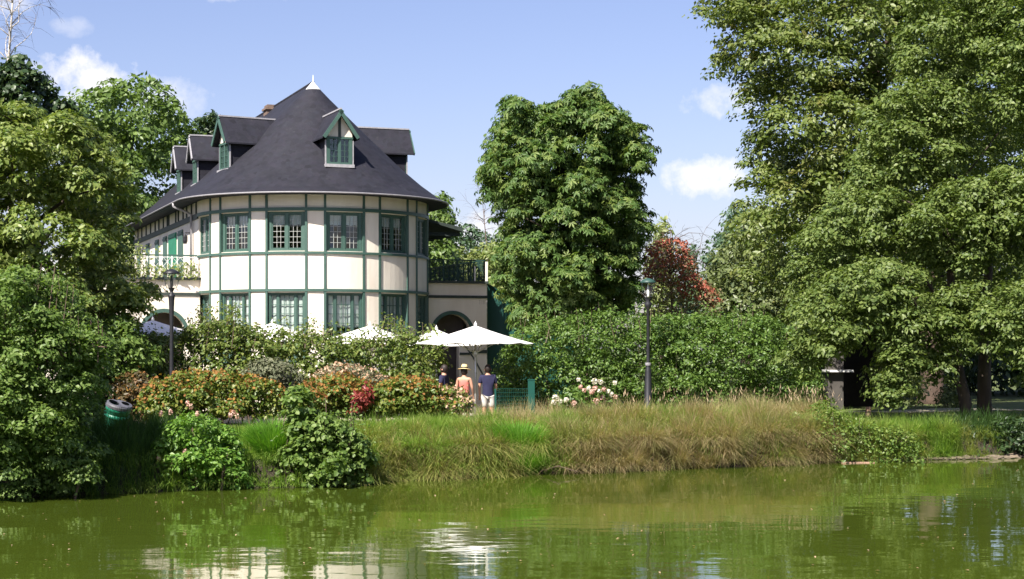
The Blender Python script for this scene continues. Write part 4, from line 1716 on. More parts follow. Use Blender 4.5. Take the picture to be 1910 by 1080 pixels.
# lid top with two oval openings left between rim and a middle bridge
for s in (-1, 1):
    out_, in_ = [], []
    for i in range(25):
        a = -math.pi / 2 + math.pi * i / 24
        out_.append((s * .25 * math.cos(a), .25 * math.sin(a), .71))
        in_.append((s * (.115 + .085 * math.cos((a + math.pi / 2) * 2 - math.pi)), .135 * math.sin((a + math.pi / 2) * 2 - math.pi), .715))
    c0 = (s * .115, 0, .70)
    ring = []
    for i in range(24):
        a = 2 * math.pi * i / 24
        hx_, hy_ = s * .12 + (.092 if s < 0 else .075) * math.cos(a), (.165 if s < 0 else .12) * math.sin(a)
        # outer matching point on half-disc boundary
        dx, dy = math.cos(a), math.sin(a)
        best = None
        t_ = 0.0
        while True:
            X, Yy = s * .12 + dx * t_, dy * t_
            if X * X + Yy * Yy > .0625 or s * X < 0:
                break
            t_ += .004
        ring.append(((hx_, hy_, .72), (X, Yy, .71)))
    n0 = len(lid.v)
    lid.v += [p for pr2 in ring for p in pr2]
    for i in range(24):
        a_, b_ = n0 + 2 * i, n0 + 2 * ((i + 1) % 24)
        lid.f.append((a_, a_ + 1, b_ + 1, b_))
lid.build("lid", MAT["bin_grey"], bn_)
MB().lathe([(.001, .60), (.23, .60)], 24).build("liner", MAT["iron"], bn_)

# hut with grey pillar and white counter under the trees
hb = at(1590, 0, 50.0)
hb.z = hz(hb.x, hb.y)
hut = empty("kiosk", hb, "dark open kiosk with grey pillar and white counter under the right trees", "kiosk")
MB().box(-.75, -.30, -.2, .3, -.05, 1.75).build("pillar", MAT["grey_wall"], hut)
MB().box(-.85, -.05, -.42, .25, 1.09, 1.15).build("counter", MAT["white"], hut)
MB().box(-.29, 1.0, 1.5, 1.6, -.05, 2.3).build("back_wall", MAT["hut"], hut)
MB().box(.9, 1.0, -.2, 1.5, -.05, 2.3).build("side_wall", MAT["hut"], hut)
MB().box(-.95, 1.15, -.45, 1.75, 2.301, 2.42).build("hut_roof", MAT["hut"], hut)

# log stumps
for px, dd, hh, rr, lb in ((1620, 43.2, .26, .075, "pale short log post at the path edge beside the kiosk"), (1842, 44.2, .3, .13, "low broad stump right of the two leaning trunks")):
    p = at(px, 0, dd)
    p.z = hz(p.x, p.y)
    o = MB().lathe([(.001, -.05), (rr * 1.1, -.05), (rr, .05), (rr * .95, hh), (.001, hh + .01)], 12).build("stump", MAT["log"], None, False)
    o.location = p
    tag(o, lb, "stump")

# ------------------------------------------------------------------ trees
BK = MAT["bark"]
# chestnut beside the house
cr = Crown(11, [(1055 + (q[0] - 1055) * .945, q[1]) for q in [(886, 335), (897, 292), (922, 250), (916, 205), (950, 180), (968, 192), (985, 218), (1012, 195), (1050, 185), (1062, 164), (1112, 160), (1130, 190), (1170, 215), (1200, 238), (1222, 278), (1215, 312), (1196, 330), (1190, 370), (1222, 402), (1216, 432), (1196, 470), (1195, 520), (1190, 565), (1150, 595), (1080, 610), (1000, 618), (955, 612), (945, 565), (925, 540), (920, 480), (926, 420), (914, 380), (890, 352)]],
           57.5, 2.7, .62, .30, 36000, up=.75, droop=.6, fill=.07, gap=.85)
tree("chestnut_tree", "tall chestnut with hanging fingered leaves standing right of the house", "tree", cr, .165, MAT["lf_chestnut"],
     [at(1078, 700, 57.5), at(1075, 560, 57.5), at(1065, 430, 57.5), at(1060, 240, 57.5)], .22, BK, 12, PALM)

# left bank maple
cr = Crown(12, [(-80, 200), (40, 186), (85, 232), (140, 215), (196, 250), (225, 300), (236, 380), (234, 430), (222, 475), (200, 512), (246, 524), (292, 540), (282, 560), (232, 604), (200, 640), (-80, 660)],
           47, 3.6, .85, .38, 80000, up=.8, droop=.35, fill=.06, gap=1.05)
tree("maple_tree", "broad sunlit yellow-green maple at the left edge before the house", "tree", cr, .14, MAT["lf_maple"],
     [at(40, 800, 47), at(50, 600, 47), at(60, 420, 47), at(60, 260, 47)], .26, BK, 10, LEAF)
cr = Crown(13, [(-80, 140), (0, 128), (50, 105), (80, 138), (104, 160), (96, 190), (132, 186), (136, 215), (80, 300), (-80, 320)],
           76, 2.8, .85, .42, 11000, up=.6)
tree("tree", "dark-leaved treetop rising behind the left maple below the bare birch", "tree", cr, .22, MAT["lf_dark"],
     [at(20, 780, 76), at(20, 450, 76), at(30, 200, 76)], .2, BK, 6, LEAF_WIDE)
# rounded tree behind the left wing
cr = Crown(14, [(150, 230), (182, 172), (232, 155), (290, 150), (332, 182), (342, 220), (366, 242), (356, 292), (332, 345), (322, 420), (330, 640), (140, 640), (130, 320)],
           86, 4.5, 1.5, .6, 30000, up=.5)
tree("lime_tree", "big mid-green rounded tree behind the left wing of the house", "tree", cr, .26, MAT["lf_mid"],
     [at(240, 770, 86), at(240, 560, 86), at(245, 260, 86)], .4, BK, 8, LEAF)
cr = Crown(15, [(362, 300), (366, 240), (376, 224), (400, 207), (411, 224), (408, 262), (420, 320)], 96, 1.6, .7, .4, 2500)
tree("tree", "small dark treetop peeping over the roof left of the dormers", "tree", cr, .25, MAT["lf_dark"],
     [at(388, 740, 96), at(388, 500, 96), at(390, 260, 96)], .3, BK, 3)

# birch with bare top
def bare_tree(name, label, spine, r0, bark, seed, n1, n2, spread_, d, twig="twig"):
    rng = np.random.default_rng(seed)
    base = Vector(spine[0])
    base.z = hz(base.x, base.y)
    e = empty(name, base, label, "tree")
    pts = [Vector((0, 0, -.1))] + [Vector(p) - base for p in spine[1:]]
    mb = MB()
    mb.tube(pts, [r0 * (1 - .85 * i / (len(pts) - 1)) for i in range(len(pts))], 8)
    mb.build("trunk", bark, e, True)
    br = MB()
    tw = MB()
    top = pts[len(pts) // 2:]
    for k in range(n1):
        i = int(rng.integers(0, len(top) - 1))
        a = top[i].lerp(top[i + 1], rng.random())
        dr = Vector((rng.normal(), rng.normal() * .6, abs(rng.normal()) * .7 + .5)).normalized()
        ln = spread_ * rng.uniform(.5, 1.2)
        p = [a]
        for q in range(5):
            dr = (dr + Vector((rng.normal() * .25, rng.normal() * .2, rng.normal() * .18 - .10 * q / 2))).normalized()
            p.append(p[-1] + dr * ln / 5)
        br.tube(p, [r0 * .26, r0 * .22, r0 * .17, r0 * .12, r0 * .08, r0 * .04], 5)
        for q in range(n2):
            j = int(rng.integers(1, 5))
            a2 = p[j].lerp(p[j + 1] if j < 5 else p[j], rng.random())
            d2 = (dr + Vector((rng.normal() * .8, rng.normal() * .8, rng.normal() * .5))).normalized()
            pp = [a2]
            l2 = ln * rng.uniform(.2, .5)
            for w in range(3):
                d2 = (d2 + Vector((rng.normal() * .2, rng.normal() * .2, -.22))).normalized()
                pp.append(pp[-1] + d2 * l2 / 3)
            tw.tube(pp, [r0 * .07, r0 * .055, r0 * .04, r0 * .025], 3)
    b_ = br.build("limbs", bark, e, True)
    b_["kind"] = "stuff"
    t_ = tw.build("twigs", MAT[twig], e)
    t_["kind"] = "stuff"
    return e, base


bare_tree("birch_tree", "bare birch top with pale trunk and drooping twigs at the top left corner",
          [at(16, 770, 80), at(18, 400, 80), at(15, 120, 80), at(22, 30, 80), at(28, -70, 80)], .12, MAT["birch"], 3, 22, 12, 2.5, 80)
bare_tree("bare_tree", "leafless small tree showing between the porch roof and the chestnut",
          [at(915, 760, 92), at(912, 500, 92), at(905, 430, 92), at(900, 375, 92)], .06, MAT["twig"], 8, 12, 8, 1.7, 92)

# great plane tree at the right, alder in front of it
cr = Crown(21, [(1306, 0), (1318, -90), (1990, -90), (1990, 520), (1640, 600), (1540, 640), (1470, 600), (1440, 540), (1402, 500), (1384, 462), (1366, 402), (1392, 350), (1384, 312), (1402, 262), (1388, 222), (1380, 182), (1362, 122), (1328, 92), (1344, 52), (1310, 26)],
           58, 4.6, 1.15, .5, 170000, up=.8, droop=.35, fill=.09, gap=.92)
tree("plane_tree", "huge plane tree with pale limbs filling the upper right beyond the bank", "tree", cr, .155, MAT["lf_plane"],
     [at(1738, 745, 55), at(1735, 640, 55), at(1690, 450, 56), at(1640, 200, 57), at(1600, -60, 58)], .42, MAT["plane_trunk"], 18, LEAF)
boughs = [
    ([(1476, 590), (1488, 450), (1550, 360), (1620, 330), (1695, 380), (1690, 450), (1610, 480), (1540, 560)], 44.6, 1.5, 20000),
    ([(1585, 340), (1618, 200), (1700, 145), (1800, 185), (1810, 285), (1745, 335), (1660, 355)], 45.0, 1.5, 18000),
    ([(1690, 160), (1690, -90), (1860, -90), (1850, 90), (1795, 170)], 45.2, 1.6, 17000),
    ([(1835, -90), (1990, -90), (1990, 215), (1905, 250), (1835, 180), (1850, 60)], 43.4, 1.5, 17000),
    ([(1690, 410), (1760, 335), (1860, 325), (1895, 405), (1860, 490), (1765, 500), (1705, 470)], 43.2, 1.4, 15000),
    ([(1850, 310), (1990, 245), (1990, 515), (1905, 515), (1875, 430)], 42.4, 1.4, 13000),
    ([(1472, 660), (1490, 575), (1560, 505), (1640, 475), (1712, 505), (1700, 565), (1625, 600), (1565, 660), (1505, 705)], 42.4, 1.4, 17000),
    ([(1630, 620), (1655, 580), (1712, 565), (1728, 620), (1695, 700), (1662, 762), (1632, 720)], 42.0, .9, 8000),
    ([(1705, 590), (1760, 530), (1830, 520), (1842, 590), (1800, 655), (1765, 710), (1715, 690)], 42.6, 1.1, 9000),
    ([(1815, 600), (1870, 530), (1990, 500), (1990, 690), (1935, 715), (1880, 670), (1830, 650)], 41.4, 1.2, 13000)]
boughs.append(([(1560, 640), (1520, 520), (1620, 300), (1700, 60), (1740, -90), (1990, -90), (1990, 640), (1860, 620), (1700, 560)], 47.5, 1.6, 42000))
cr = None
for i_, (pl_, dd_, tk_, nn_) in enumerate(boughs):
    c_ = Crown(220 + i_, pl_, dd_, tk_, .62, .33, nn_, up=.8, droop=.3, fill=.05, gap=.95)
    cr = c_ if cr is None else cr.merge(c_)
tr_ = tree("alder_tree", "broad leafy alder with two dark leaning trunks at the right waterside", "tree", cr, .105, MAT["lf_alder"],
     [at(1805, 800, 43.5), at(1780, 650, 43.8), at(1770, 450, 44.3), at(1782, 330, 45)], .17, BK, 10, LEAF)
b0 = Vector(tr_.location)
p2 = [at(1836, 800, 44), at(1836, 700, 44), at(1840, 560, 44.3), at(1850, 420, 44.8), at(1858, 330, 45.2)]
p2[0].z = hz(p2[0].x, p2[0].y) - .15
MB().tube([p - b0 for p in p2], [.2, .17, .13, .07, .03], 10).build("trunk", BK, tr_, True)

# middle distance behind the right hedge
cr = Crown(23, [(1300, 640), (1304, 560), (1326, 500), (1352, 450), (1380, 420), (1420, 440), (1480, 520), (1520, 640)], 72, 3, 1.0, .45, 15000)
tree("tree", "round olive-green tree between the red-berried tree and the plane tree", "tree", cr, .19, MAT["lf_olive"],
     [at(1400, 760, 72), at(1400, 600, 72), at(1400, 470, 72)], .25, BK, 5)
cr = Crown(24, [(1312, 640), (1308, 470), (1326, 440), (1350, 430), (1356, 395), (1378, 372), (1440, 400), (1480, 640)], 88, 3, 1.1, .5, 10000)
tree("tree", "blue-green tree standing behind the olive-green round tree", "tree", cr, .22, MAT["lf_blue"],
     [at(1390, 740, 88), at(1390, 560, 88), at(1385, 420, 88)], .3, BK, 4)
cr = Crown(25, [(1205, 640), (1210, 470), (1222, 430), (1232, 408), (1244, 405), (1250, 470), (1262, 640)], 98, 1.2, .6, .35, 3500)
tree("poplar_tree", "slim pale poplar top rising left of the red berries", "tree", cr, .24, MAT["lf_pale"],
     [at(1232, 740, 98), at(1232, 560, 98), at(1236, 420, 98)], .2, BK, 3)
cr = Crown(26, [(1255, 640), (1262, 500), (1280, 462), (1292, 456), (1300, 500), (1318, 640)], 100, 1.2, .6, .35, 2800)
tree("tree", "small blue-green treetop just right of the red berries", "tree", cr, .24, MAT["lf_blue"],
     [at(1285, 740, 100), at(1285, 560, 100), at(1286, 470, 100)], .2, BK, 3)

# red-berried tree: thin grey boughs, sparse leaves, berry clusters
e, base = bare_tree("berry_tree", "thin-branched tree with red berry clusters behind the right lamp post",
                    [at(1258, 740, 63), at(1256, 620, 63), at(1252, 540, 63), at(1250, 470, 63)], .085, MAT["twig"], 9, 34, 7, 2.0, 63)
cr = Crown(27, [(1194, 600), (1200, 480), (1216, 448), (1270, 446), (1290, 480), (1312, 520), (1346, 545), (1340, 590), (1300, 610)], 63, 1.3, .5, .26, 2600, fill=.4)
o = mesh_obj("leaves", local(cr.mesh("leaves", .12, MAT["lf_drab"]), base), e)
o["kind"] = "stuff"
cr = Crown(28, [(1198, 560), (1202, 475), (1220, 446), (1275, 444), (1290, 478), (1300, 520), (1346, 545), (1336, 570), (1270, 552), (1240, 520)], 62.3, 1.2, .34, .16, 1900, up=.2, fill=.05, gap=1.3)
o = mesh_obj("berries", local(cr.mesh("berries", .085, MAT["lf_berry"], LEAF_WIDE), base), e)
o["kind"] = "stuff"

# behind the porch and chestnut
cr = Crown(31, [(790, 520), (795, 380), (812, 362), (834, 364), (848, 400), (842, 430), (850, 520)], 76, 1.6, .6, .35, 3600)
tree("ash_tree", "loose light-green tree just behind the dark porch roof", "tree", cr, .2, MAT["lf_mid"], [at(815, 760, 76), at(815, 600, 76), at(818, 400, 76)], .16, BK, 5)
cr = Crown(32, [(826, 560), (838, 450), (858, 424), (880, 418), (902, 436), (930, 450), (960, 560)], 108, 2.2, .9, .45, 5500)
tree("pine_tree", "dark round-topped pine in the gap between house and chestnut", "tree", cr, .24, MAT["lf_blue"], [at(880, 740, 108), at(880, 600, 108), at(880, 450, 108)], .25, BK, 4)
cr = Crown(33, [(800, 640), (802, 470), (840, 456), (880, 470), (930, 446), (990, 460), (1000, 640)], 84, 2.2, .8, .4, 9000)
tree("hazel_tree", "yellow-green bushy tree right behind the right terrace railing", "tree", cr, .2, MAT["lf_pale"], [at(900, 750, 84), at(900, 640, 84), at(900, 500, 84)], .2, BK, 5)
cr = Crown(34, [(780, 640), (786, 450), (806, 440), (840, 456), (856, 520), (850, 640)], 80, 1.8, .7, .36, 4200)
tree("yew_tree", "dark green tree under the porch roof beside the terrace railing", "tree", cr, .18, MAT["lf_dark"], [at(815, 750, 80), at(815, 640, 80), at(815, 480, 80)], .2, BK, 4)

# far wood that closes the view behind everything
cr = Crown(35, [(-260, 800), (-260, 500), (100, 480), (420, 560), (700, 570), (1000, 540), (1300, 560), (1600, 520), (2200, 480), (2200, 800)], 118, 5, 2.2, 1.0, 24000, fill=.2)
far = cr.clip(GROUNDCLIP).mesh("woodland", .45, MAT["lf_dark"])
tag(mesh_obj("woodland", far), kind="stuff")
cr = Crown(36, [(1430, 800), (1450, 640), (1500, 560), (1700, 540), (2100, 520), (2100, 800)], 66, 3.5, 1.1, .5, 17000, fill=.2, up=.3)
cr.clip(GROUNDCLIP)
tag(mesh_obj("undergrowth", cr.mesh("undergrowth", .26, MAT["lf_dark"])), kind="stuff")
# pale understorey shrubs lit between the trunks
cr = Crown(37, [(1650, 770), (1660, 690), (1690, 670), (1720, 700), (1725, 770)], 52.5, .8, .4, .22, 1600)
shrub("elder_shrub", "small pale lit shrub left of the broad plane trunk", "shrub", cr, .12, MAT["lf_pale"], 52.5)
cr = Crown(38, [(1745, 770), (1750, 725), (1780, 715), (1800, 740), (1800, 770)], 50, .6, .3, .18, 900)
shrub("bramble_bush", "low bramble at the foot of the broad plane trunk", "shrub", cr, .1, MAT["lf_olive"], 50)

# ------------------------------------------------------------------ hedges
cr = Crown(41, [(922, 770), (924, 690), (950, 645), (965, 608), (1012, 596), (1062, 588), (1130, 575), (1200, 592), (1262, 582), (1332, 588), (1402, 586), (1442, 592), (1492, 622), (1526, 680), (1530, 790), (922, 800)],
           49.3, 1.3, .45, .24, 88000, up=.75, droop=.2, fill=.1, skirt=.8)
hedge_e, hedge_b = shrub("hornbeam_hedge", "tall green hedge behind the slim lamp post, right of the people", "hedge", cr, .084, MAT["lf_hedge"], 49.3, stems=14)
cr = Crown(42, [(190, 770), (200, 640), (242, 612), (300, 622), (352, 612), (384, 598), (432, 606), (522, 616), (600, 625), (702, 630), (762, 622), (812, 636), (829, 660), (826, 770)],
           48.6, 1.0, .4, .22, 36000, up=.7, droop=.2, fill=.1, skirt=.8)
e, base = shrub("loose_hedge", "loose hedge with tall shoots in front of the house and its parasols", "hedge", cr, .115, MAT["lf_hedge2"], 48.6, stems=12)


def shoots(parent, base, spots, mat, seed, leaf=.11):
    rng = np.random.default_rng(seed)
    P, Nn, T = [], [], []
    mb = MB()
    for px, py0, py1, d in spots:
        a, b_ = at(px, py0, d), at(px + rng.normal() * 6, py1, d + rng.normal() * .3)
        k = int((b_ - a).length / (leaf * .27)) + 6
        mid = a.lerp(b_, .5) + Vector((rng.normal() * .06, rng.normal() * .06, 0))
        mb.tube([a - Vector(base), mid - Vector(base), b_ - Vector(base)], [.014, .01, .004], 4)
        for i in range(k):
            t_ = rng.random() ** .85
            c = (1 - t_) ** 2 * np.array(a) + 2 * t_ * (1 - t_) * np.array(mid) + t_ * t_ * np.array(b_)
            w = (1.1 - t_) * .20 + .04
            P.append(c + rng.normal(size=3) * np.array([w, w, .06]))
            Nn.append(rng.normal(size=3) * .5 + np.array([0, -.2, .7]))
            T.append(rng.normal(size=3))
    P = np.array(P)
    me = leaves("shoots", P, unit(np.array(Nn)), leaf * rng.uniform(.6, 1.2, len(P)), mat, LEAF, rng, np.array(T))
    s_ = mesh_obj("shoots", local(me, base), parent)
    s_["kind"] = "stuff"
    st = mb.build("shoot_stems", MAT["twig"], parent)
    st["kind"] = "stuff"


rg = np.random.default_rng(77)
sp_ = []
for px0, px1, top, n_ in ((262, 300, 600, 4), (376, 440, 562, 22), (440, 540, 592, 16), (540, 585, 585, 10), (585, 640, 600, 9), (655, 690, 603, 7), (690, 760, 587, 15), (760, 815, 598, 9), (236, 262, 560, 5), (340, 372, 585, 5)):
    for _ in range(n_):
        sp_.append((rg.uniform(px0, px1), 650, rg.uniform(top, top + 32), 48.4 + rg.normal() * .35))
shoots(e, base, sp_, MAT["lf_hedge2"], 5)
shoots(hedge_e, hedge_b, [(x_, 640, rg.uniform(562, 600) + (18 if x_ < 1020 or x_ > 1440 else 0), 49.2 + rg.normal() * .5) for x_ in rg.uniform(965, 1495, 60)], MAT["lf_hedge"], 8, .10)
cr = Crown(43, [(168, 780), (165, 640), (198, 588), (232, 585), (264, 620), (296, 662), (270, 710), (240, 780)], 45.5, .9, .42, .2, 7500)
shrub("laurel_bush", "dark leafy bush between the left maple and the tapered lamp post", "shrub", cr, .13, MAT["lf_shrub"], 45.5)

cr = Crown(44, [(-90, 800), (-90, 610), (40, 590), (150, 600), (200, 640), (205, 800)], 44.2, .9, .45, .22, 9000, up=.6)
shrub("backing_bush", "dark bush added behind the large bush at the left edge to close its bright gaps", "shrub", cr, .12, MAT["lf_dark"], 44.2)  # added dark backing so the gaps in the front bush do not show bright

# ------------------------------------------------------------------ flowering border before the loose hedge


def border(seed, poly, d, label, base_mat, head_mat, n, heads, leafs=.10, hs=.075, htop=.34, name="border_shrub", thick=.8, hpart="flower_heads"):
    poly = [(x_, y_ + (11 if y_ < 740 else 0)) for x_, y_ in poly]
    cr = Crown(seed, poly, d, thick, .34, .17, n, up=.6, droop=.15, fill=.1)
    P0, N0, T0_ = cr.P.copy(), cr.N.copy(), cr.T.copy()
    e, b_ = shrub(name, label, "shrub", cr, leafs, MAT[base_mat], d, group=None)
    if heads:
        rng = cr.rng
        # heads stand on the uppermost leaves
        gx_ = np.floor(P0[:, 0] / .16).astype(int) * 1000 + np.floor(P0[:, 1] / .2).astype(int)
        topz = {}
        for k, z in zip(gx_, P0[:, 2]):
            topz[k] = max(topz.get(k, -9), z)
        dep = np.array([topz[k] for k in gx_]) - P0[:, 2]
        cand = np.where(dep < htop)[0]
        pick = rng.choice(cand, heads)
        P = P0[pick] + rng.normal(size=(heads, 3)) * np.array([.05, .05, .035]) + np.array([0, -.03, .04])
        Nn = unit(N0[pick] + rng.normal(size=(heads, 3)) * .6)
        k = P[:, 2] > height(P[:, 0], P[:, 1]) + .15
        P, Nn = P[k], Nn[k]
        o = mesh_obj(hpart, local(leaves(hpart, P, Nn, hs * rng.uniform(.6, 1.3, len(P)), MAT[head_mat], LEAF_WIDE, rng), b_), e)
        o["kind"] = "stuff"
    return e, b_


border(51, [(268, 776), (262, 730), (290, 696), (346, 680), (420, 684), (482, 692), (526, 708), (544, 735), (534, 776)], 43.6,
       "wide green border shrub with rusty orange top before the tapered lamp post", "lf_gold", "lf_orange", 10000, 1300)
e, b_ = border(52, [(540, 776), (545, 730), (566, 700), (604, 692), (644, 687), (690, 702), (706, 740), (702, 776)], 43.8,
               "orange-brown border shrub with a bright red patch below the middle parasols", "lf_gold", "lf_orange", 6500, 2300, htop=.5)
cr = Crown(53, [(656, 765), (662, 735), (684, 715), (698, 722), (690, 745), (676, 765)], 43.0, .3, .16, .1, 500, fill=.05)
o = mesh_obj("red_leaves", local(cr.mesh("red_leaves", .10, MAT["lf_red"]), b_), e)
o["kind"] = "stuff"
border(54, [(690, 776), (688, 720), (706, 700), (744, 692), (790, 692), (816, 706), (836, 730), (836, 776)], 43.6,
       "yellow-green border shrub with orange tips left of the people", "lf_gold", "lf_orange", 7500, 900)
border(55, [(808, 785), (806, 730), (826, 710), (858, 712), (872, 740), (868, 785)], 44.0,
       "small border shrub with dry pinkish heads beside the straw-hatted person", "lf_gold", "lf_dry", 2600, 900, htop=.6)
border(56, [(205, 785), (200, 715), (230, 684), (270, 684), (296, 710), (292, 785)], 44.6,
       "brown-leaved border shrub behind the litter bin", "lf_barberry", "lf_orange", 4200, 160)
border(57, [(452, 720), (456, 675), (484, 655), (530, 660), (560, 682), (560, 720)], 46.4,
       "grey-green bush tucked between orange border shrubs and loose hedge", "lf_grey", "lf_grey", 3600, 0)
border(58, [(590, 712), (592, 684), (624, 668), (680, 672), (712, 688), (716, 712)], 46.2,
       "pale dry-flowered bush above the orange-brown border shrub", "lf_grey", "lf_dry", 2600, 900)

# white and pink blooms before the right hedge
cr = Crown(61, [(1024, 790), (1022, 752), (1050, 735), (1082, 722), (1122, 722), (1152, 746), (1160, 790)], 45.6, .6, .3, .15, 3200)
e, b_ = shrub("hydrangea_bush", "flowering bush with white and pink blooms left of the slim lamp post", "shrub", cr, .10, MAT["lf_hedge"], 45.6)
bl = None
rb_ = np.random.default_rng(61)
spots = [(1037, 742, 0), (1045, 748, 0), (1033, 750, 0), (1056, 746, 0), (1079, 708, 0), (1109, 711, 0), (1120, 712, 0), (1147, 714, 0), (1083, 722, 1), (1090, 728, 1), (1098, 725, 0), (1104, 731, 1), (1110, 724, 1), (1118, 729, 0), (1126, 726, 1), (1134, 730, 0), (1140, 736, 0), (1148, 740, 1), (1150, 752, 0), (1094, 742, 1), (1070, 752, 1), (1124, 742, 1), (1112, 748, 1)]
fl_me = {}
for px, py, kind in spots:
    d_ = 45.0 + rb_.normal() * .15
    p = at(px, py, d_) - Vector(b_)
    key = (kind, int(rb_.integers(0, 2)))
    if key not in fl_me:
        r2 = np.random.default_rng(100 + key[1])
        q = unit(r2.normal(size=(60, 3)))
        fl_me[key] = leaves("flower_head", q * .085, unit(q + r2.normal(size=(60, 3)) * .3), np.full(60, .07), MAT["lf_white" if kind == 0 else "lf_pinkp"], LEAF_WIDE, r2)
    o = share(fl_me[key], "flower_head", e, p, (0, 0, rb_.random() * 6))
    sc_ = rb_.uniform(.5, .85)
    o.scale = (sc_, sc_, sc_)
    mb = MB().tube([tuple(p), (p.x, p.y + .1, p.z - .3)], .008, 4)
    mb.build("stalk", MAT["lf_herb"], e)

# climber on the left terrace railing
rc = np.random.default_rng(70)
cb_ = house.matrix_world
hm = Matrix.Translation((CX, CY, HB)) @ Matrix.Rotation(R(20), 4, "Z")
P = []
for x0, n_, hgt in ((-4.6, 260, .6), (-5.2, 160, .45), (-6.3, 420, 1.2), (-6.9, 380, 1.6), (-7.6, 260, .8), (-8.4, 240, .6), (-5.8, 160, .5)):
    for _ in range(n_):
        P.append(hm @ Vector((x0 + rc.normal() * .28, -.34 + rc.normal() * .10, zt - .1 + abs(rc.random()) * hgt)))
P = np.array([tuple(p) for p in P])
cbase = hm @ Vector((-6.5, -.8, 0))
cbase.z = hz(cbase.x, cbase.y)
ce = empty("climbing_plant", cbase, "yellow-leaved climber trailing along the left terrace railing", "plant")
o = mesh_obj("foliage", local(leaves("foliage", P, unit(rc.normal(size=P.shape) * .5 + np.array([-.2, -.5, .5])), .11 * rc.uniform(.6, 1.3, len(P)), MAT["lf_pale"], LEAF, rc), cbase), ce)
o["kind"] = "stuff"
mb = MB()
for x0 in (-6.9, -6.3, -7.6, -8.4):
    pts = [hm @ Vector((x0 * .35 - 6.5 * .65, -.6, 0)), hm @ Vector((x0 * .8 - 6.5 * .2, -.45, 2.2)), hm @ Vector((x0, -.4, zt - .1)), hm @ Vector((x0, -.36, zt + .7))]
    mb.tube([p - cbase for p in pts], [.012, .008, .006, .004], 5)
mb.build("stem", MAT["twig"], ce)

# ------------------------------------------------------------------ bank plants at the water
cr = Crown(81, [(-90, 560), (18, 506), (60, 500), (96, 512), (128, 560), (160, 600), (200, 632), (206, 680), (172, 728), (160, 790), (186, 840), (184, 895), (120, 905), (96, 930), (-90, 940)],
           30.2, 1.5, .40, .20, 80000, up=.8, droop=.3, fill=.1, gap=.9)
cr.P[:, 2] = np.maximum(cr.P[:, 2], .02)
e, base = shrub("sallow_bush", "large glossy green bush overhanging the water at the left edge", "shrub", cr, .074, MAT["lf_shrub"], 30.2, LEAF, stems=7)
cr = Crown(82, [(508, 905), (515, 850), (540, 790), (535, 745), (556, 712), (574, 735), (590, 770), (634, 785), (676, 815), (694, 850), (680, 905)],
           32.6, .7, .25, .13, 11000, up=.75, fill=.06, gap=1.0)
cr.P[:, 2] = np.maximum(cr.P[:, 2], .02)
e2, base2 = shrub("alder_sapling", "young broad-leaved alder bush with a leafy spire at the waterline below the orange shrub", "shrub", cr, .078, MAT["lf_shrub"], 32.6, LEAF_WIDE)
rg = np.random.default_rng(78)
shoots(e, base, [(x_, rg.uniform(640, 690), np.interp(x_, [-20, 50, 100, 150, 200], [530, 492, 500, 555, 625]) + rg.uniform(-8, 40), 30.2 + rg.normal() * .5) for x_ in rg.uniform(-20, 205, 70)], MAT["lf_shrub"], 6, .075)
shoots(e2, base2, [(rg.uniform(535, 660), 830, rg.uniform(735, 800), 32.5 + rg.normal() * .2) for _ in range(9)], MAT["lf_shrub"], 7, .075)
cr = Crown(83, [(296, 915), (300, 840), (316, 792), (350, 766), (392, 775), (430, 800), (450, 850), (470, 905)], 31.9, .7, .25, .13, 8500, up=.75, fill=.06, gap=1.0)
cr.P[:, 2] = np.maximum(cr.P[:, 2], .02)
e, b_ = shrub("balsam_clump", "tall herb clump with a few pink flowers right of the litter bin", "plant", cr, .08, MAT["lf_herb"], 31.9)
for px, py in ((345, 842), (296, 855), (322, 868), (368, 772), (356, 758), (350, 752), (436, 770), (442, 776), (430, 774), (300, 771), (318, 768)):
    r2 = np.random.default_rng(px)
    q = unit(r2.normal(size=(40, 3)))
    p = at(px, py, 31.2) - Vector(b_)
    o = mesh_obj("flower_head", leaves("flower_head", q * np.array([.03, .03, .05]), q, np.full(40, .04), MAT["lf_pinkp"], LEAF, r2), e)
    o.location = p
    MB().tube([tuple(p), (p.x + .02, p.y + .3, p.z - .35)], .006, 4).build("stalk", MAT["lf_herb"], e)
cr = Crown(84, [(1452, 870), (1462, 800), (1478, 765), (1500, 772), (1520, 752), (1548, 742), (1566, 770), (1610, 795), (1660, 790), (1700, 805), (1720, 850), (1700, 868)], 39.5, .6, .26, .14, 8000, up=.7, fill=.1)
cr.P[:, 2] = np.maximum(cr.P[:, 2], .02)
e3, base3 = shrub("loosestrife_clump", "green leafy herb clump on the bank below the kiosk", "plant", cr, .07, MAT["lf_herb2"], 39.5)
shoots(e3, base3, [(x_, 825, np.interp(x_, [1460, 1500, 1550, 1600, 1700], [790, 765, 738, 785, 805]) + rg.uniform(-6, 20), 39.6 + rg.normal() * .25) for x_ in rg.uniform(1460, 1700, 26)], MAT["lf_herb2"], 9, .075)
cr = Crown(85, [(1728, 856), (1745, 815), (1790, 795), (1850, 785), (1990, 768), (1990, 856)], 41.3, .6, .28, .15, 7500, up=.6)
shrub("bank_undergrowth_bush", "dark low bush in the shade under the two leaning trunks", "shrub", cr, .10, MAT["lf_dark"], 41.3)  # dark leaf colour carries the shade under the alder


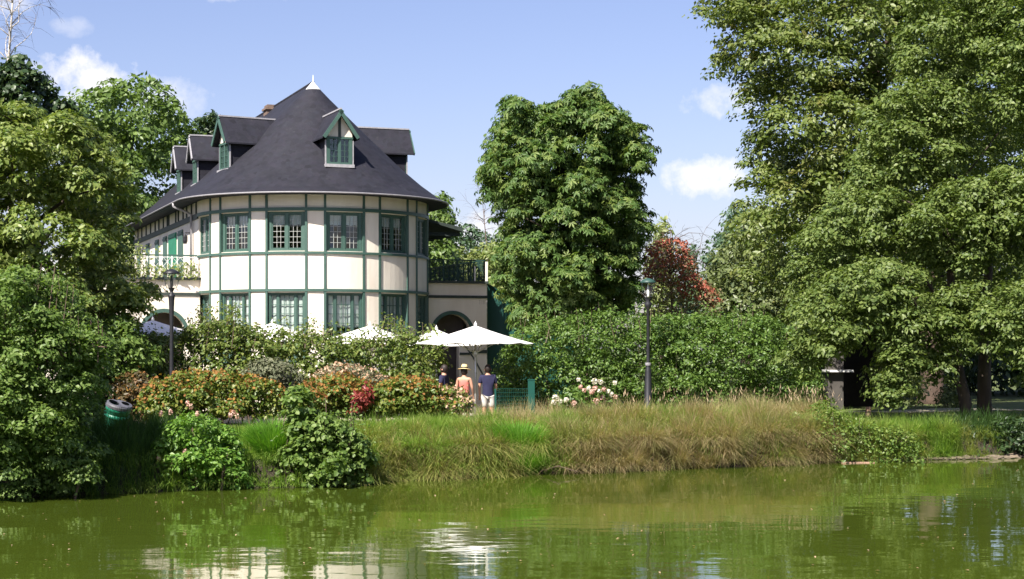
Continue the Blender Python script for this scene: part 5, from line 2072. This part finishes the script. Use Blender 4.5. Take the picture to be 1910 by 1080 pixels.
def bank(name, x0, x1, s0, s1, n, h0, h1, lean, amt, w, mat, seed, px_fade=None, curl=.5, spread_=.5):
    rng = np.random.default_rng(seed)
    x = rng.uniform(x0, x1, n)
    s = rng.uniform(0, 1, n) ** 1.0 * (s1 - s0) + s0
    y = shore(x) + s
    # blades stand in clumps
    cx = np.round(x / .33 + rng.normal(size=n) * .22) * .33 + np.sin(np.round(y / .3) * 7.1) * .1
    cyy = np.round(y / .3 + rng.normal(size=n) * .22) * .3
    x0_, x, y = x, cx + rng.normal(size=n) * .07, np.maximum(cyy + rng.normal(size=n) * .07, shore(cx) + .02)
    P = np.column_stack([x, y, height(x, y) - .03])
    clump = (np.sin(np.round(x / .33) * 12.9 + np.round(y / .3) * 78.2) * 43758.5) % 1
    H = rng.uniform(h0, h1, n) * (.75 + .5 * clump) * (.86 + .2 * np.sin(x * 1.9 + seed) * np.sin(x * .83 + s * 1.1))
    D = np.column_stack([lean[0] + rng.normal(size=n) * spread_, lean[1] + rng.normal(size=n) * spread_])
    D = unit(D)
    A = amt * rng.uniform(.4, 1.4, n)
    o = mesh_obj(name, blades(name, P, H, w * rng.uniform(.7, 1.3, n), D, A, mat, rng, curl))
    return tag(o, kind="stuff")


# the bank is a tumble of sedge tussocks: each clump fans out from its own crown and hangs towards the water
def tussock_bank(name, x0, x1, s0, s1, nclump, per, h0, h1, amt, mat, seed, rad=.3, bias=(-.35, -.75), w=.012):
    rng = np.random.default_rng(seed)
    cx_ = rng.uniform(x0, x1, nclump)
    cs_ = s0 + (s1 - s0) * rng.random(nclump)
    cy__ = shore(cx_) + cs_
    hh = rng.uniform(h0, h1, nclump)
    k = np.repeat(np.arange(nclump), per)
    a = rng.random(len(k)) * 2 * np.pi
    r = rad * np.sqrt(rng.random(len(k))) * .6
    P = np.column_stack([cx_[k] + np.cos(a) * r, np.maximum(cy__[k] + np.sin(a) * r, shore(cx_[k]) + .01), np.zeros(len(k))])
    P[:, 2] = height(P[:, 0], P[:, 1]) - .03
    D = unit(np.column_stack([np.cos(a) * .9 + bias[0], np.sin(a) * .9 + bias[1]]) + rng.normal(size=(len(k), 2)) * .5)
    H = hh[k] * rng.uniform(.55, 1.2, len(k))
    A = amt * rng.uniform(.25, 1.35, len(k))
    o = mesh_obj(name, blades(name, P, H, w * rng.uniform(.6, 1.3, len(k)), D, A, mat, rng, .8))
    return tag(o, kind="stuff")


tussock_bank("tan_sedge_grass", .9, 7.2, .05, 1.9, 56, 480, .6, 1.0, .75, MAT["gr_tan"], 1, w=.010)
tussock_bank("hanging_sedge_grass", .7, 7.3, .0, .45, 36, 420, .5, .9, 1.0, MAT["gr_tan"], 41, w=.010)
tussock_bank("hanging_sedge_grass_near", -3.2, .6, .0, .4, 18, 330, .45, .8, 1.2, MAT["gr_yellow"], 42)
tussock_bank("yellow_sedge_grass", .7, 7.6, .1, 2.2, 26, 330, .5, .9, .85, MAT["gr_yellow"], 2)
tussock_bank("green_sedge_grass", .4, 7.8, .1, 2.2, 20, 330, .5, .9, .8, MAT["gr_green"], 3)
tussock_bank("brown_sedge_grass", .4, 7.4, .0, .7, 22, 300, .4, .75, 1.1, MAT["gr_brown"], 4)
tussock_bank("yellow_sedge_grass_near", -3.0, .2, .1, 2.0, 20, 330, .35, .66, .85, MAT["gr_yellow"], 31)
tussock_bank("green_sedge_grass_near", -3.0, 1.4, .1, 2.4, 24, 360, .35, .72, .8, MAT["gr_green"], 32)
tussock_bank("brown_sedge_grass_near", -2.4, .2, .0, .9, 12, 320, .4, .75, 1.05, MAT["gr_brown"], 33)
tussock_bank("tan_sedge_grass_near", -2.6, .6, .2, 1.8, 9, 300, .4, .66, .9, MAT["gr_tan"], 34)
bank("mixed_bank_grass", -3.2, 7.8, .2, 2.6, 16000, .3, .65, (-.2, -.8), .5, .011, MAT["gr_green"], 5, spread_=.9)
bank("green_bank_grass_left", -7.0, -.8, .5, 3.2, 24000, .18, .42, (.1, -.6), .4, .011, MAT["gr_green"], 6)
bank("green_bank_grass_right", 7.0, 11.0, .05, 1.1, 9000, .25, .48, (-.1, -.7), .45, .012, MAT["gr_green"], 7)
tussock_bank("reed_grass", 7.2, 10.4, .05, .9, 22, 300, .45, .8, .6, MAT["gr_green"], 44, w=.012)
tussock_bank("dry_reed_grass", 7.0, 10.0, .0, .5, 12, 260, .35, .65, .9, MAT["gr_yellow"], 45, w=.011)
bank("iris_leaves", 9.8, 15.0, .1, 1.4, 4500, .3, .65, (.0, -.5), .5, .018, MAT["gr_shaded"], 8)
bank("overhang_grass", -8.6, -.4, -.06, .5, 9000, .35, .7, (-.1, -1.0), .8, .012, MAT["gr_green"], 19, curl=.85)
bank("overhang_grass_right", 6.4, 11.5, -.05, .4, 4500, .3, .6, (-.1, -1.0), .75, .012, MAT["gr_green"], 20, curl=.85)
bank("shade_grass", -10, -6.3, .0, 2.6, 10000, .4, .8, (.1, -.7), .45, .013, MAT["gr_shaded"], 9)  # dark blade colour stands in for the shade on the left bank
bank("tall_dry_grass", -.9, 7.4, 2.0, 4.6, 9000, .35, .75, (-.2, -.3), .3, .008, MAT["gr_tan"], 10, spread_=.8)
bank("tall_lit_grass", -4.2, .9, 1.8, 4.4, 13000, .16, .45, (-.2, -.3), .3, .009, MAT["gr_green"], 11, spread_=.8)
bank("lawn_grass", -7.5, 3.5, 3.0, 11, 26000, .06, .14, (.1, -.2), .3, .011, MAT["gr_lawn"], 12, spread_=.9)
bank("lawn_grass_right", 4, 16, 1.2, 7, 22000, .05, .12, (.1, -.2), .3, .011, MAT["gr_lawn"], 13, spread_=.9)
# seed heads standing above the grass
rs = np.random.default_rng(15)
k = 130
xs_ = np.concatenate([rs.uniform(2.4, 7.4, k), rs.normal(7.3, .3, 90)])
ys_ = shore(xs_) + rs.uniform(1.5, 4.2, len(xs_))
zs_ = height(xs_, ys_) + rs.uniform(.4, .75, len(xs_))
P = np.column_stack([xs_, ys_, zs_])
D = np.column_stack([rs.normal(size=len(P)) * .4, rs.normal(size=len(P)) * .3, np.ones(len(P))])
sd_ = leaves("seed_heads", P, unit(rs.normal(size=P.shape) * np.array([1, 1, .2])), rs.uniform(.08, .2, len(P)), MAT["gr_seed"], (LEAF[0] * np.array([1, .12, 1]), LEAF[1]), rs, D)
tag(mesh_obj("seed_heads", sd_), kind="stuff")

tussock("grass_tussock", "vivid green fountain of grass beside the young alder bush", -4.55, float(shore(-4.55)) + .55, 2600, .85, .6, .75, MAT["gr_vivid"], 1)
tussock("grass_tussock", "bright green grass tussock between the yellow-green and the tan sedges", .15, float(shore(.15)) + .35, 2600, .7, .8, .8, MAT["gr_vivid"], 2)
tussock("grass_tussock", "small yellow-green tussock at the right end of the tan sedges", 6.9, float(shore(6.9)) + .3, 1800, .75, .5, .7, MAT["gr_yellow"], 3)

# ------------------------------------------------------------------ waterline: stones, plank, drifting leaves
rk = random.Random(9)
for i in range(20):
    px = 1640 + i * 14.2 + rk.uniform(-3, 3)
    d = HC * F / (857 - .018 * (px - 1640) - HY)
    x = (px - HX) / F * d
    y = float(shore(x)) - rk.uniform(.02, .16)
    w_, h_, l_ = rk.uniform(.10, .22), rk.uniform(.03, .08), rk.uniform(.08, .15)
    bm = bmesh.new()
    bmesh.ops.create_icosphere(bm, subdivisions=2, radius=1)
    for v in bm.verts:
        nn = 1 + .22 * math.sin(v.co.x * 4 + i) * math.cos(v.co.y * 5 + i * 2) + rk.uniform(-.06, .06)
        v.co = Vector((v.co.x * w_ * nn, v.co.y * l_ * nn, max(-.6, v.co.z) * h_ * nn))
    me = bpy.data.meshes.new("waterline_stone")
    bm.to_mesh(me)
    bm.free()
    me.materials.append(MAT["stone"])
    o = mesh_obj("waterline_stone", me)
    o.location = (x, y, .02)
    o.rotation_euler = (0, 0, rk.uniform(-.4, .4))
    tag(o, "flat brown stone in the row along the right waterline", "stone", "stones along the right waterline")
p = at(1592, 0, 39.4)
o = MB().box(-.38, .38, -.05, .05, -.02, .016).build("plank", MAT["log"])
o.location = (p.x, float(shore(p.x)) - .25, .01)
o.rotation_euler = (0, R(.6), R(10))
tag(o, "pale plank lying in the water at the right of the tan sedges", "plank")
mb = MB()
mb.tube([(0, 0, 0), (.35, -.2, .12), (.75, -.45, .02)], [.018, .014, .006], 6)
o = mb.build("fallen_branch", MAT["twig"])
o.location = (.6, float(shore(.6)) + .02, .06)
tag(o, "thin bare branch dipping into the water below the tan sedges", "branch")
rl = np.random.default_rng(33)
k = 420
yy = rl.uniform(16, 41, k)
xx = rl.uniform(-.32, .32, k) * yy
m_ = yy < shore(xx) - .1
xx, yy = xx[m_], yy[m_]
P = np.column_stack([xx, yy, np.full(len(xx), .012)])
Nn = unit(np.column_stack([rl.normal(size=len(xx)) * .12, rl.normal(size=len(xx)) * .12, np.ones(len(xx))]))
tag(mesh_obj("drifting_leaves", leaves("drifting_leaves", P, Nn, rl.uniform(.02, .055, len(P)), MAT["lf_dry"], LEAF, rl)), kind="stuff")
